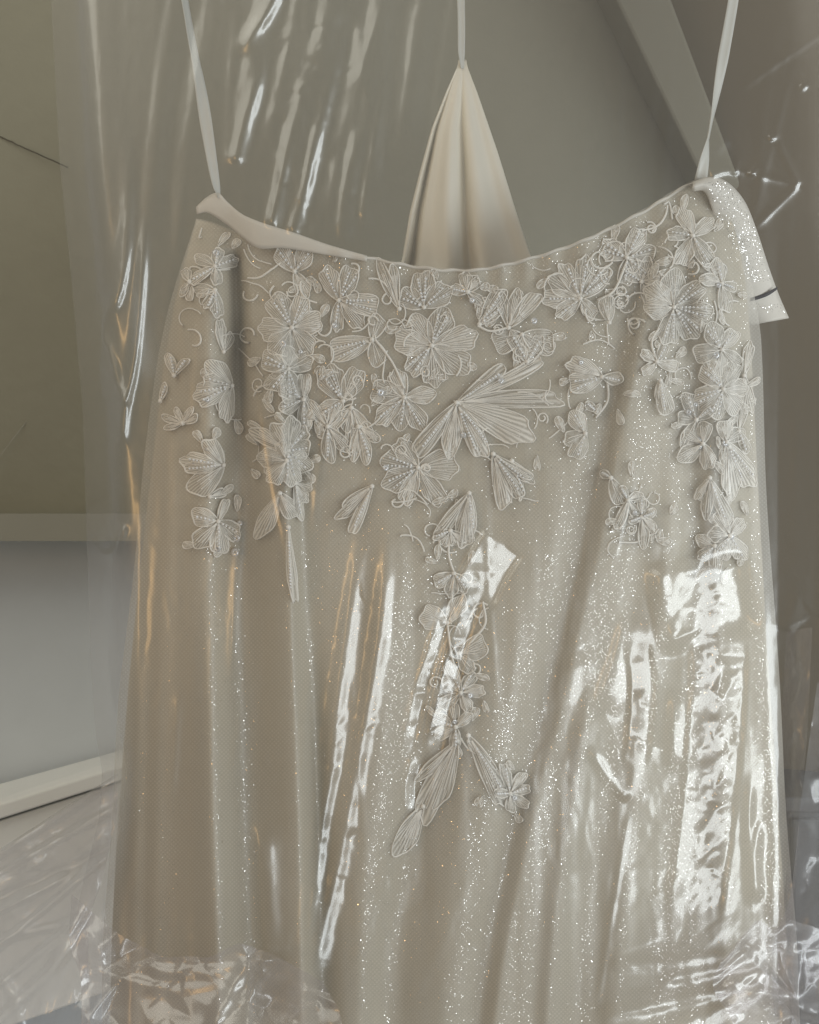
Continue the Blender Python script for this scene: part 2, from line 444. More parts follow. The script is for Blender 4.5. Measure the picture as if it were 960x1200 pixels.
# dark cabinet partly hidden behind the bag at the lower right
def cabinet():
    x0, x1 = V3(922, 0, .20)[0], V3(1330, 0, .20)[0]
    zt, zb = V3(0, 932, .20)[2], V3(0, 1400, .20)[2]
    root = empty("dark_cabinet", ((x0 + x1) / 2, .27, zb)); o = np.array(root.location)
    mat = principled("dark_grey_paint", (.075, .073, .072), .6, noise=.08, nscale=20)
    def bx(name, a, b):
        (ax, ay, az), (bx_, by, bz) = a, b
        v = [np.array(q) - o for q in ((ax, ay, az), (bx_, ay, az), (bx_, by, az), (ax, by, az), (ax, ay, bz), (bx_, ay, bz), (bx_, by, bz), (ax, by, bz))]
        m = mesh_obj(name, v, [(3, 2, 1, 0), (4, 5, 6, 7), (0, 1, 5, 4), (1, 2, 6, 5), (2, 3, 7, 6), (3, 0, 4, 7)], mat, root, smooth=False)
        e = m.modifiers.new("edge", 'BEVEL'); e.width = .003; e.segments = 2
    bx("top_board", (x0 - .006, .192, zt - .018), (x1, .33, zt))
    bx("carcass", (x0, .206, zb), (x1, .33, zt - .019))
    bx("door", (x0 + .006, .197, zb + .03), (x0 + .17, .2055, zt - .026))
    bx("door", (x0 + .176, .197, zb + .03), (x1 - .01, .2055, zt - .026))
    tag(root, "dark grey cabinet seen through the film at the lower right", "cabinet")
cabinet()

# ------------------------------------------------------------------ dress height field
LEFT = curve([(236, 225), (232, 255), (216, 310), (205, 355), (193, 420), (184, 500), (172, 600), (161, 700), (151, 800), (143, 900), (136, 1000), (131, 1100), (127, 1300)])
RIGHT = curve([(838, 205), (846, 225), (862, 270), (874, 330), (880, 400), (884, 480), (888, 560), (893, 650), (899, 760), (906, 860), (914, 980), (921, 1080), (930, 1300)])
U = np.clip((GX - LEFT(GY)) / (RIGHT(GY) - LEFT(GY)), -.15, 1.15)
DH = -0.036 - 0.034 * (1 - np.abs(2 * U - 1) ** 3.2)
DH += 0.004 * np.sin(U * 9 + 1) * smoothstep((GY - 320) / 400)
# the broad hanging folds
ridge(DH, [(246, 262), (243, 350), (240, 480), (240, 640), (241, 800), (245, 950), (250, 1100), (256, 1320)], .036, 44, 27, .10, 0.0)
ridge(DH, [(206, 420), (196, 600), (188, 800), (184, 1000), (182, 1320)], .010, 13, 15, .2, 0.0)
ridge(DH, [(170, 700), (162, 900), (156, 1320)], .006, 9, 9, .2, 0.0)
ridge(DH, [(252, 660), (252, 800), (254, 950), (258, 1100), (262, 1320)], .017, 22, 19, .3, 0.0)
ridge(DH, [(330, 340), (328, 430), (332, 520), (338, 640), (342, 760), (348, 900), (352, 1040), (356, 1320)], .028, 34, 11, .12, 0.0)
ridge(DH, [(276, 285), (278, 380), (281, 480), (284, 560)], -.024, 11, 9, .08, .6)
ridge(DH, [(366, 700), (372, 900), (380, 1150), (384, 1320)], -.010, 10, 12, .3, 0)
R1 = [(800, 236), (782, 300), (758, 380), (738, 470), (720, 560), (702, 650), (680, 740), (655, 850), (628, 950), (606, 1050), (588, 1150), (566, 1320)]
ridge(DH, R1, .013, 12, 62, .06, 0)
ridge(DH, [(x - 20, y) for x, y in R1], -.003, 16, 9, .12, 0)
ridge(DH, [(x - 60, y) for x, y in R1[3:]], .006, 40, 26, .25, 0)
ridge(DH, [(812, 236), (826, 330), (838, 450), (842, 620), (846, 800), (850, 1000), (856, 1320)], .012, 18, 26, .12, 0)
ridge(DH, [(803, 260), (806, 340), (800, 430)], -.006, 8, 8, .2, .3)
ridge(DH, [(796, 500), (780, 700), (752, 900), (730, 1100), (712, 1320)], .013, 24, 26, .2, 0)
ridge(DH, [(700, 760), (680, 900), (655, 1060), (636, 1320)], .012, 14, 22, .25, 0)
ridge(DH, [(470, 560), (452, 760), (430, 960), (412, 1320)], .014, 30, 34, .25, 0)
ridge(DH, [(520, 840), (490, 980), (462, 1120), (445, 1320)], -.010, 24, 30, .3, 0)
ridge(DH, [(600, 560), (580, 760), (545, 1000), (520, 1320)], .007, 44, 40, .3, 0)
ridge(DH, [(312, 300), (380, 345), (410, 420)], -.005, 14, 14, .2, .4)
DH += .0016 * vnoise(70, 420, 5) + .0010 * vnoise(34, 300, 6)
DH += .0018 * vnoise(60, 60, 7) * smoothstep((620 - GY) / 200)
# puckers of the gathered waist hem
TOPPTS = [(232, 258), (250, 262), (275, 272), (300, 284), (330, 279), (365, 285), (400, 295), (440, 304), (480, 312), (520, 317), (560, 317), (600, 309), (640, 298), (680, 284), (720, 266), (760, 245), (790, 226), (815, 213), (838, 210)]
top_of = curve(TOPPTS, axis=0, n=10)
hem = np.clip(1 - (GY - top_of(GX)) / 45, 0, 1)
DH += .0025 * hem * np.sin(GX * .17 + 2 * np.sin(GX * .031)) * ((GX > 380) & (GX < 800))
DH += .014 * smoothstep((300 - GX) / 40) * np.clip(1 - (GY - top_of(GX)) / 30, 0, 1)   # tucked under the band
TH = DH - .0045 + .0012 * vnoise(26, 260, 9) + .0008 * vnoise(12, 200, 10)
def dress_y(px, py): return sample(DH, px, py)
def tulle_y(px, py): return sample(TH, px, py)

# ------------------------------------------------------------------ the dress
dress = empty("wedding_dress", (0, 0, -.48))
tag(dress, "ivory bridal skirt with floral lace and glitter tulle, hanging by narrow ribbons inside clear film", "dress")
DO = np.array(dress.location)

tu = np.array([(p[0] - LEFT(p[1])) / (RIGHT(p[1]) - LEFT(p[1])) for p in TOPPTS]); tv = np.array([p[1] for p in TOPPTS], float)
def sheet(name, H, mat, nu, nv, ext=0.0, lower=0.0, bottom=1290, uvs=None, wav=0.0):
    u = np.linspace(0, 1, nu); v = np.linspace(0, 1, nv)
    T = smooth1(np.interp(u, tu, tv), 4) + lower
    UU, VV = np.meshgrid(u, v)
    PY = T[None, :] * (1 - VV) + bottom * VV
    gro = ext * smoothstep((PY - 240) / 160)
    Lf = LEFT(PY) - gro + wav * np.sin(PY * .021); Rf = RIGHT(PY) + gro * 1.2 + wav * np.sin(PY * .017 + 1)
    PX = Lf + UU * (Rf - Lf)
    Y = sample(H, PX, PY)
    uv = np.stack([(PX + PY) * .64, (PX - PY) * .64], -1).reshape(-1, 2)
    return mesh_obj(name, WV(PX, PY, Y).reshape(-1, 3) - DO, grid_faces(nv, nu), mat, dress, uv=uv)

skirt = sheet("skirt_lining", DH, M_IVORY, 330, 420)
tulle = sheet("tulle_overlay", TH, M_TULLE, 330, 420, ext=9, lower=-2, wav=1.5)

# back lining pulled up to its own hanging ribbon
def back_lining():
    Lc = curve([(538, 60), (537, 76), (524, 105), (506, 150), (491, 205), (480, 250), (471, 305), (440, 380), (340, 560), (230, 760), (180, 1000), (160, 1300)], n=8)
    Rc = curve([(546, 60), (547, 76), (560, 110), (584, 180), (604, 245), (622, 300), (660, 380), (760, 560), (850, 760), (880, 1000), (895, 1300)], n=8)
    nu, nv = 120, 240
    u = np.linspace(0, 1, nu); py = np.linspace(70, 1285, nv)
    UU, PY = np.meshgrid(u, py)
    PX = Lc(PY) * (1 - UU) + Rc(PY) * UU
    sp = smoothstep((PY - 72) / 150)
    Y = .060 + .012 * np.cos((UU - .5) * 2.6) * -1 * sp
    Y -= .012 * sp * np.exp(-((UU - .36) / .16) ** 2)
    Y += .014 * sp * np.exp(-((UU - .52) / .055) ** 2)
    Y -= .008 * sp * np.exp(-((UU - .66) / .09) ** 2)
    Y += .009 * sp * np.exp(-((UU - .08) / .03) ** 2)
    Y -= .010 * sp * np.exp(-((UU - .025) / .04) ** 2)
    Y += .0012 * sp * np.sin(UU * 30 + 1.5 * np.sin(PY * .01)) 
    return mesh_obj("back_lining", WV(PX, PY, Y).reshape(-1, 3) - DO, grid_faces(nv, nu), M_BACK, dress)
backl = back_lining()
md = backl.modifiers.new("cloth", 'SOLIDIFY'); md.thickness = .0012

def ribbon(name, pts, width, twist, mat, parent, y0, y1, th=.0006, origin=DO):
    """satin ribbon following image points (top to bottom), twisting about its own length"""
    p = densify(pts, 40); n = len(p); t = np.linspace(0, 1, n)
    yy = y0 * (1 - t) + y1 * t
    c = WV(p[:, 0], p[:, 1], yy)
    a = np.interp(t, [q[0] for q in twist], [math.radians(q[1]) for q in twist])
    wv = np.interp(t, [q[0] for q in width], [q[1] for q in width]) * S * .5
    dirv = np.stack([np.cos(a), np.sin(a), 0 * a], -1)
    nrm = np.stack([-np.sin(a), np.cos(a), 0 * a], -1)
    cols = []
    for s in (-1, -.5, 0, .5, 1):
        cols.append(c + dirv * (wv * s)[:, None] + nrm * (.0012 * (1 - s * s)))
    vs_ = np.stack(cols, 1).reshape(-1, 3) - origin
    o = mesh_obj(name, vs_, grid_faces(n, 5), mat, parent)
    m = o.modifiers.new("cloth", 'SOLIDIFY'); m.thickness = th; m.offset = 0
    return o

ribbon("hanging_ribbon", [(196, -230), (212, -40), (222, 30), (234, 95), (244, 160), (253, 214), (257, 232)], [(0, 11), (.6, 14), (.9, 9), (1, 5)],
       [(0, 60), (.3, 62), (.45, 55), (.65, 5), (.8, 30), (1, 78)], M_STRAP, dress, -.03, -.045)
ribbon("hanging_ribbon", [(900, -230), (868, -50), (858, 10), (848, 66), (838, 120), (829, 170), (821, 213)], [(0, 12), (1, 14)],
       [(0, 20), (.5, 10), (.72, 66), (.8, 74), (.9, 30), (1, 0)], M_STRAP, dress, -.03, -.042)
bs = ribbon("ribbon_loop", [(539, -230), (540, -30), (541, 30), (541, 60), (542, 80)], [(0, 9), (.75, 9), (1, 5)], [(0, 0), (.6, 10), (1, 40)], M_STRAP, backl, .05, .058)

# plain satin waistband end at the left, folded over and standing off the skirt
def band_strip(name, top, bot, off0, off1, mat, parent, H=TH, nn=60, th=.0016, rows=7, puff=.004, front=True, yconst=None):
    tp = densify(top, nn); bt = densify(bot, nn)
    i = np.linspace(0, 1, nn)
    def res(p):
        d = np.concatenate([[0], np.cumsum(np.hypot(*(p[1:] - p[:-1]).T))]); d /= d[-1]
        return np.stack([np.interp(i, d, p[:, 0]), np.interp(i, d, p[:, 1])], -1)
    tp, bt = res(tp), res(bt)
    P = []
    for k in range(rows):
        s = k / (rows - 1); q = tp * (1 - s) + bt * s
        y = (sample(H, q[:, 0], q[:, 1]) if yconst is None else np.interp(i, [a for a, b in yconst], [b for a, b in yconst])) - (off0 * (1 - i) + off1 * i) - puff * math.sin(math.pi * s)
        y = smooth1(y, 3)
        P.append(WV(q[:, 0], q[:, 1], y))
    o = mesh_obj(name, np.stack(P, 0).reshape(-1, 3) - DO, grid_faces(rows, nn), mat, parent)
    m = o.modifiers.new("cloth", 'SOLIDIFY'); m.thickness = th; m.offset = 0
    return o
band_strip("waistband", [(230, 243), (243, 231), (256, 226), (266, 236), (284, 251), (310, 262), (345, 273), (385, 287), (430, 300)],
           [(231, 251), (243, 249), (257, 257), (272, 268), (288, 281), (304, 291), (335, 291), (385, 299), (430, 306)], .013, .001, M_BAND, dress, puff=.0012, th=.0009)
# the other end of the band falls over the right shoulder of the skirt and hangs down
flap = band_strip("waistband_flap", [(812, 214), (832, 208), (852, 214), (872, 236), (887, 272), (900, 312), (912, 345), (924, 373)],
                  [(812, 224), (826, 224), (834, 244), (840, 270), (846, 304), (852, 340), (860, 364), (880, 381)], 0, 0, M_BAND, dress,
                  yconst=[(0, -.062), (.2, -.048), (.45, -.02), (1, -.012)], nn=60, rows=11, puff=.006)
flap["label"] = "loose waistband end with a dark mark"
band_strip("ink_mark", [(880, 349), (890, 346), (900, 342), (911, 336)], [(880, 353), (891, 350), (901, 346), (911, 339)], 0, 0, M_MARK, flap,
           yconst=[(0, -.0215), (1, -.0205)], nn=20, rows=3, puff=.0003, th=.0006)
bpy.data.objects["ink_mark"].parent = flap
# top hem roll along the waist
def tube(pts3, r, sides=6):
    p = np.asarray(pts3, float); n = len(p)
    tg = np.gradient(p, axis=0); tg /= np.linalg.norm(tg, axis=1)[:, None] + 1e-12
    ref = np.array([0, -1.0, 0])
    a = np.cross(tg, ref); a /= np.linalg.norm(a, axis=1)[:, None] + 1e-9
    b = np.cross(tg, a)
    th = np.linspace(0, 2 * np.pi, sides, endpoint=False)
    rr = (np.asarray(r) + np.zeros(n))[:, None, None]
    v = p[:, None, :] + rr * (np.cos(th)[None, :, None] * a[:, None, :] + np.sin(th)[None, :, None] * b[:, None, :])
    f = []
    i = np.arange(n - 1)[:, None] * sides; j = np.arange(sides)[None, :]; j2 = (j + 1) % sides
    f = np.stack([(i + j).ravel(), (i + j2).ravel(), (i + sides + j2).ravel(), (i + sides + j).ravel()], 1)
    return v.reshape(-1, 3), f
hx = np.linspace(300, 834, 160)
hy = top_of(hx) + .8 * np.sin(hx * .21)
hv, hf = tube(WV(hx, hy, tulle_y(hx, hy + 3) - .0005), .0014 + .0002 * np.sin(hx * .23), 8)
mesh_obj("waist_hem", hv - DO, hf, M_TULLE if False else M_BAND, dress)

# ------------------------------------------------------------------ lace
def cord_mesh(px, py, lift, r=.0011, sides=5):
    y = tulle_y(px, py) - lift
    return tube(WV(px, py, y), r, sides)

def petal_mesh(cx, cy, ang, ln, wd, lobes=5, lift=.004, base=.35, ruff=.05, ribs=2, cup=0.0, rs=None, cord=1.0):
    """one embroidered petal growing from (cx,cy): sheer fill, raised cord round it, thread ribs"""
    rs = rs or random
    th = np.linspace(0, 2 * np.pi, 33)[:-1]
    a = ln * (.5 - .5 * np.cos(th))
    f = np.clip(a / ln, 0, 1)
    b = wd * .5 * np.sin(th) * (base + (1 - base) * f ** .8) * 1.1
    ph = rs.uniform(0, 6.28)
    rf = 1 + ruff * np.sin(lobes * th * 1.0 + ph) * smoothstep(f * 1.5) + rs.uniform(-.03, .03) * np.sin(2 * th)
    a = a * (1 + (rf - 1) * .8); b = b * rf
    bend = rs.uniform(-.12, .12)
    b = b + bend * a * (a / ln)
    ca, sa = math.cos(math.radians(ang)), -math.sin(math.radians(ang))
    ac, bc = ln * .52, 0.0
    vs_, uvs, fs, fm = [], [], [], []
    rings = [1.0, .8, .55, .28]
    wob = rs.uniform(-1, 1, ) if False else rs.uniform(-.4, .4)
    pts = []
    for r in rings:
        aa = ac + (a - ac) * r; bb = b * r
        X = cx + aa * ca - bb * sa * -1 * -1; Yp = cy + aa * sa + bb * ca
        X = cx + aa * ca - bb * sa
        z = lift * (.45 + .55 * (1 - r * r)) + cup * r * r * (aa / ln) ** 2 + .0009 * np.sin(5 * th + ph) * r
        rad = np.arctan2(bb, aa + 6)
        vs_.append(WV(X, Yp, tulle_y(X, Yp) - z)); uvs.append(np.stack([aa / 20, rad * 2.2], -1)); pts.append((X, Yp, z))
    n = 32
    X = cx + ac * ca; Yp = cy + ac * sa
    V = [np.concatenate(vs_), WV(np.array([X]), np.array([Yp]), tulle_y([X], [Yp]) - lift)]
    UVs = [np.concatenate(uvs), np.array([[ac / 20, 0]])]
    for k in range(len(rings) - 1):
        for i in range(n):
            j = (i + 1) % n
            fs.append((k * n + i, k * n + j, (k + 1) * n + j, (k + 1) * n + i)); fm.append(0)
    cidx = len(rings) * n
    for i in range(n):
        fs.append(((len(rings) - 1) * n + i, (len(rings) - 1) * n + (i + 1) % n, cidx)); fm.append(0)
    cnt = cidx + 1
    # cord
    X0, Y0, z0 = pts[0]
    P = WV(np.append(X0, X0[0]), np.append(Y0, Y0[0]), tulle_y(np.append(X0, X0[0]), np.append(Y0, Y0[0])) - np.append(z0, z0[0]) - .0006)
    rv = (.00026 + .00046 * np.abs(np.sin(np.append(th, th[0]) * 1.5 + ph))) * cord
    tv_, tf_ = tube(P, rv, 5)
    V.append(tv_); UVs.append(np.zeros((len(tv_), 2)))
    for q in tf_: fs.append(tuple(int(x) + cnt for x in q)); fm.append(1)
    cnt += len(tv_)
    for k in range(ribs):
        s = (k + 1) / (ribs + 1) * 2 - 1
        t = np.linspace(.08, rs.uniform(.7, .9), 9)
        aa = ln * t; bb = s * wd * .36 * np.sin(np.pi * np.clip(t, 0, 1) ** 1.0 * .8) * (base + (1 - base) * t) + bend * aa * t
        X = cx + aa * ca - bb * sa; Yp = cy + aa * sa + bb * ca
        tv_, tf_ = cord_mesh(X, Yp, lift * .95 + .0001, .00036 * cord, 4)
        V.append(tv_); UVs.append(np.zeros((len(tv_), 2)))
        for q in tf_: fs.append(tuple(int(x) + cnt for x in q)); fm.append(1)
        cnt += len(tv_)
    return np.concatenate(V) - DO, fs, fm, np.concatenate(UVs)

ICO = None
def ico():
    global ICO
    if ICO is None:
        import bmesh
        bm = bmesh.new(); bmesh.ops.create_icosphere(bm, subdivisions=1, radius=1.0)
        ICO = (np.array([v.co[:] for v in bm.verts]), np.array([[v.index for v in f.verts] for f in bm.faces])); bm.free()
    return ICO
def beads(name, pts, lift, r, parent):
    v0, f0 = ico(); V, F = [], []
    for i, (x, y) in enumerate(pts):
        rr = r * random.uniform(.75, 1.2)
        c = WV(np.array([x]), np.array([y]), tulle_y([x], [y]) - lift)[0]
        V.append(v0 * rr + c - DO); F.append(f0 + i * len(v0))
    o = mesh_obj(name, np.concatenate(V), np.concatenate(F), M_BEAD, parent); o["kind"] = "stuff"
    return o

def sequin(x, y, r_px, parent, lift=.006):
    """cupped sequin with a hole"""
    n = 14; th = np.linspace(0, 2 * np.pi, n, endpoint=False); V = []
    tx, ty = random.uniform(-.25, .25), random.uniform(-.25, .25)
    for rr, dz in ((.22, .0012), (.6, .0010), (1.0, 0)):
        X = x + r_px * rr * np.cos(th); Yp = y + r_px * rr * np.sin(th)
        V.append(WV(X, Yp, tulle_y([x], [y])[0] - lift - dz * .6 + (X - x) * S * tx + (Yp - y) * S * ty))
    f = []
    for k in range(2):
        for i in range(n):
            j = (i + 1) % n; f.append((k * n + i, k * n + j, (k + 1) * n + j, (k + 1) * n + i))
    o = mesh_obj("sequin", np.concatenate(V) - DO, f, M_SEQ, parent)
    m = o.modifiers.new("disc", 'SOLIDIFY'); m.thickness = .0004
    return o

def flower(cx, cy, petals, bead=(), knot=True, lift=.0014, stems=(), seq=(), cord=1.0, name="flower_applique", cup=0.0):
    """petals: (angle, length, width[, lobes]); bead: petal indices with a bead row; stems: polylines"""
    rs = random.Random(int(cx * 31 + cy * 17))
    V, F, c = [], [], 0
    v0, f0 = ico()
    P = WV(np.array([cx]), np.array([cy]), tulle_y([cx], [cy]) - lift - .001)[0]
    V.append(v0 * np.array([.0024, .0016, .0024]) - DO + P); F += [tuple(int(q) for q in f) for f in f0]; c += len(v0)
    for st in stems:
        d = densify(st, 16); tv_, tf_ = cord_mesh(d[:, 0], d[:, 1], .0025, .0011 * cord)
        V.append(tv_ - DO); F += [tuple(int(q) + c for q in f) for f in tf_]; c += len(tv_)
    root = mesh_obj(name, np.concatenate(V), F, M_CORD, dress)
    bp = []
    for i, pt in enumerate(petals):
        ang, ln, wd = pt[:3]; lobes = pt[3] if len(pt) > 3 else rs.choice([4, 5, 6, 7])
        v, f, fm, uv = petal_mesh(cx, cy, ang, ln, wd, lobes, lift * rs.uniform(.8, 1.3), rs=rs, ruff=.06, ribs=rs.choice([2, 3, 4, 5]), cord=cord, cup=cup * rs.uniform(.3, 1))
        mesh_obj("petal" if name != "leaf_applique" else "leaf", v, f, [M_PETAL if rs.random() < .45 else M_PETAL_SHEER, M_CORD], root, fmat=fm, uv=uv)
        if i in bead or rs.random() < .3:
            for off in (-6, 6) if wd > 26 else (0,):
                a = math.radians(ang + off * 1.3); k = max(5, int(ln * .62 / 3.6))
                for t in np.linspace(.2, .8, k):
                    bp.append((cx + math.cos(a) * ln * t, cy - math.sin(a) * ln * t))
    # small curled leaflets worked in between the petals
    if len(petals) > 2 and name == "flower_applique":
        big = max(p[1] for p in petals)
        for k in range(rs.choice([2, 3, 4, 5])):
            a = rs.uniform(0, 360); r0 = big * rs.uniform(.62, .95)
            bx, by = cx + math.cos(math.radians(a)) * r0, cy - math.sin(math.radians(a)) * r0
            if not (LEFT(by) + 8 < bx < RIGHT(by) - 8) or by < top_of(bx) + 6: continue
            v, f, fm, uv = petal_mesh(bx, by, a + rs.uniform(-70, 70), rs.uniform(11, 21), rs.uniform(7, 12), 3, lift * .7, rs=rs, ruff=.04, ribs=1, cord=cord * .8)
            mesh_obj("leaflet", v, f, [M_PETAL, M_CORD], root, fmat=fm, uv=uv)
    if bp: beads("bead_row", bp, lift * 1.5 + .0012, .0012, root)
    for sx, sy, r in seq: sequin(sx, sy, r, root)
    return root

F = flower
# along the waist, left to right
F(345, 318, [(128, 34, 26), (52, 32, 26), (-62, 34, 22)], bead=(0,))
F(397, 352, [(115, 42, 26), (62, 42, 28), (-8, 48, 30), (-45, 42, 24), (-98, 36, 18)], bead=(0, 4), seq=[(392, 381, 3.5)])
F(468, 362, [(118, 62, 16, 3), (104, 54, 13, 3)], name="leaf_applique")
F(497, 360, [(150, 32, 30), (95, 42, 34), (38, 38, 32)], bead=(0,))
F(506, 405, [(70, 46, 36), (122, 42, 32), (175, 44, 36), (228, 42, 30), (272, 48, 32), (322, 52, 38), (14, 54, 34)], bead=(0, 3))
F(436, 398, [(200, 52, 34), (70, 30, 24), (-70, 32, 26)], stems=[[(440, 398), (460, 425), (474, 455)]])
F(402, 470, [(120, 46, 38), (62, 42, 30), (210, 30, 24)])
F(474, 466, [(165, 40, 34), (218, 44, 26), (262, 38, 26), (300, 44, 26), (8, 36, 24), (110, 34, 26)], bead=(2,), seq=[(446, 460, 4.5)])
F(412, 478, [(250, 30, 14, 3), (300, 42, 22, 3), (220, 52, 22, 3), (270, 58, 20, 3)], name="leaf_applique")
F(535, 472, [(34, 74, 18, 3), (22, 116, 17, 4), (7, 124, 26, 5), (-24, 98, 42, 6), (-60, 72, 28, 5), (-96, 64, 26), (-128, 80, 24, 4)], bead=(0, 6), lift=.003, seq=[(587, 446, 3.6), (543, 510, 3.5)])
F(490, 548, [(128, 40, 28), (168, 44, 32), (212, 46, 32), (8, 46, 42), (-60, 52, 28), (-112, 46, 24)], bead=(2, 1), seq=[(452, 548, 3.8)])
F(548, 342, [(170, 20, 16), (100, 24, 18), (45, 20, 14), (-40, 22, 14)], seq=[(553, 352, 3.5)])
F(562, 380, [(55, 50, 24, 4), (38, 34, 18)])
F(596, 384, [(98, 42, 18, 4), (74, 46, 18, 4), (50, 54, 22, 4)], stems=[[(596, 384), (575, 388), (560, 382)]])
F(612, 392, [(200, 36, 34), (-70, 34, 40), (-20, 40, 36)], seq=[(626, 376, 4)])
F(618, 424, [(120, 40, 22), (60, 34, 20)])
F(680, 350, [(180, 44, 26), (150, 44, 26), (112, 46, 24), (80, 50, 24), (45, 48, 28), (218, 34, 24), (-50, 28, 20)], bead=(0, 3, 4, 5))
F(735, 302, [(155, 34, 30), (65, 38, 26), (20, 34, 24), (-95, 32, 22), (-40, 34, 22)], bead=(2,), stems=[[(735, 306), (720, 340), (700, 352)]])
F(714, 378, [(98, 32, 22, 3)], name="flower_applique", seq=[(708, 362, 3)], lift=.008)
F(752, 330, [(70, 30, 18), (150, 24, 18), (-60, 30, 20), (15, 26, 18)])
F(706, 442, [(152, 44, 28), (196, 40, 30), (-10, 24, 18)], bead=(2,), lift=.007, seq=[(681, 425, 3.2)], stems=[[(712, 446), (712, 470), (698, 490)]])
F(699, 482, [(140, 16, 12, 3)], name="leaf_applique")
F(686, 508, [(120, 30, 24), (200, 26, 22), (250, 32, 24)], bead=(0,), lift=.006)
# left-hand fold
F(342, 384, [(118, 44, 36), (62, 38, 28), (14, 36, 32), (190, 38, 34), (235, 38, 34), (-55, 38, 34)], bead=(1, 0), lift=.006, seq=[(331, 403, 4.5)])
F(338, 432, [(160, 34, 28), (80, 26, 24), (20, 30, 26), (-80, 40, 30), (-130, 34, 26)], lift=.006, seq=[(352, 412, 3)])
F(252, 312, [(150, 26, 16), (80, 22, 16), (20, 28, 18), (210, 36, 14), (-80, 22, 16)], lift=.004, seq=[(253, 296, 4.2)])
F(252, 340, [(-85, 32, 18), (-115, 24, 14), (170, 26, 14)], name="leaf_applique")
F(222, 330, [(110, 16, 14), (-120, 20, 10)], lift=.005)
F(204, 440, [(100, 26, 14, 3), (55, 26, 10, 3)], name="leaf_applique", lift=.005)
F(272, 452, [(132, 40, 28), (164, 34, 24), (198, 46, 34), (-108, 42, 22)], bead=(2, 1), lift=.006, seq=[(243, 468, 3.4)])
F(262, 412, [(100, 38, 14), (60, 24, 12)], name="leaf_applique")
F(188, 470, [(72, 22, 9, 3)], name="leaf_applique")
F(214, 496, [(160, 26, 10, 3), (110, 20, 9, 3), (60, 22, 9, 3), (200, 22, 9, 3), (20, 20, 10, 3)], name="leaf_applique", lift=.003)
F(262, 545, [(124, 36, 24), (178, 50, 28), (222, 50, 34)], bead=(), lift=.007, cord=1.25, seq=[(243, 526, 2.8), (228, 543, 2.4)])
F(246, 582, [(20, 20, 12, 3)], name="leaf_applique", cord=1.2)
F(256, 611, [(168, 32, 26), (232, 40, 28), (272, 38, 26), (330, 30, 24), (70, 28, 12)], bead=(2,), lift=.006, cord=1.2, seq=[(255, 643, 4.2)])
sequin(277, 631, 4.6, dress, .004); sequin(275, 647, 5.2, dress, .004); sequin(281, 613, 3.6, dress, .003)
F(338, 528, [(150, 50, 20), (118, 36, 24), (84, 40, 24), (50, 34, 24), (196, 30, 28), (226, 38, 30), (-85, 36, 30), (-45, 34, 26), (8, 26, 24)], lift=.011, cup=.006, cord=1.1)
F(336, 540, [(170, 34, 26), (235, 32, 26), (-70, 30, 26), (100, 24, 22), (30, 24, 22)], lift=.015, cup=.005)
F(328, 578, [(248, 58, 24, 4), (-60, 34, 24)], name="leaf_applique", lift=.008)
F(346, 566, [(-80, 44, 14, 4), (-20, 20, 18), (-62, 26, 16)], name="leaf_applique", lift=.010)
F(338, 618, [(-88, 88, 13, 7)], name="leaf_applique", lift=.009)
F(356, 468, [(150, 34, 24), (90, 30, 20), (-90, 40, 20), (200, 30, 22)], lift=.006)
F(384, 500, [(130, 42, 18, 3), (60, 34, 16, 3), (-90, 42, 20, 3), (-50, 40, 18, 3)], name="leaf_applique", lift=.003)
F(420, 500, [(-70, 44, 18, 3), (-100, 40, 16, 3), (-30, 30, 14, 3)], name="leaf_applique", lift=.003)
# centre, running down
F(436, 570, [(228, 56, 16, 4), (212, 44, 14, 3), (246, 62, 15, 4)], name="leaf_applique", lift=.004)
F(578, 532, [(-55, 62, 20, 4), (-72, 66, 24, 4), (-38, 56, 12, 3)], name="leaf_applique", lift=.004)
F(600, 540, [(-70, 46, 12, 3), (-50, 36, 12, 3)], name="leaf_applique")
F(550, 578, [(-100, 64, 26, 5), (-125, 62, 18, 4), (-84, 50, 18, 4)], name="leaf_applique", lift=.005)
F(528, 622, [(200, 22, 14), (240, 20, 13), (280, 18, 13), (320, 22, 14)], lift=.004, stems=[[(528, 622), (526, 650), (534, 676)]])
F(532, 672, [(210, 26, 20), (260, 28, 18), (-50, 26, 18)], lift=.004, stems=[[(532, 672), (530, 700), (528, 730)]])
F(524, 730, [(160, 32, 34), (60, 36, 24)], lift=.004, stems=[[(524, 730), (530, 770), (540, 800)]])
F(538, 766, [(15, 34, 34), (-60, 26, 20)], lift=.004, stems=[[(566, 705), (569, 730), (556, 748), (540, 766)]])
F(540, 812, [(110, 40, 18), (150, 26, 18), (60, 28, 16), (10, 28, 18), (215, 30, 18), (-60, 24, 16)], bead=(0,), lift=.005, seq=[(551, 815, 3.4)])
F(534, 852, [(160, 28, 20), (200, 26, 18), (100, 30, 18), (-90, 26, 16), (40, 24, 14)], lift=.005, seq=[(533, 846, 3)])
F(536, 868, [(-118, 104, 34, 5), (-106, 82, 26, 5), (-132, 66, 16, 4)], name="leaf_applique", lift=.004)
F(496, 945, [(-124, 66, 26, 4), (-112, 54, 18, 4)], name="leaf_applique", lift=.003)
F(549, 862, [(-58, 92, 26, 6)], name="leaf_applique", lift=.004)
F(598, 930, [(100, 36, 14), (60, 30, 14), (20, 24, 14), (-40, 26, 14), (-90, 22, 14), (180, 18, 14)], lift=.005, seq=[(603, 935, 3.6)])
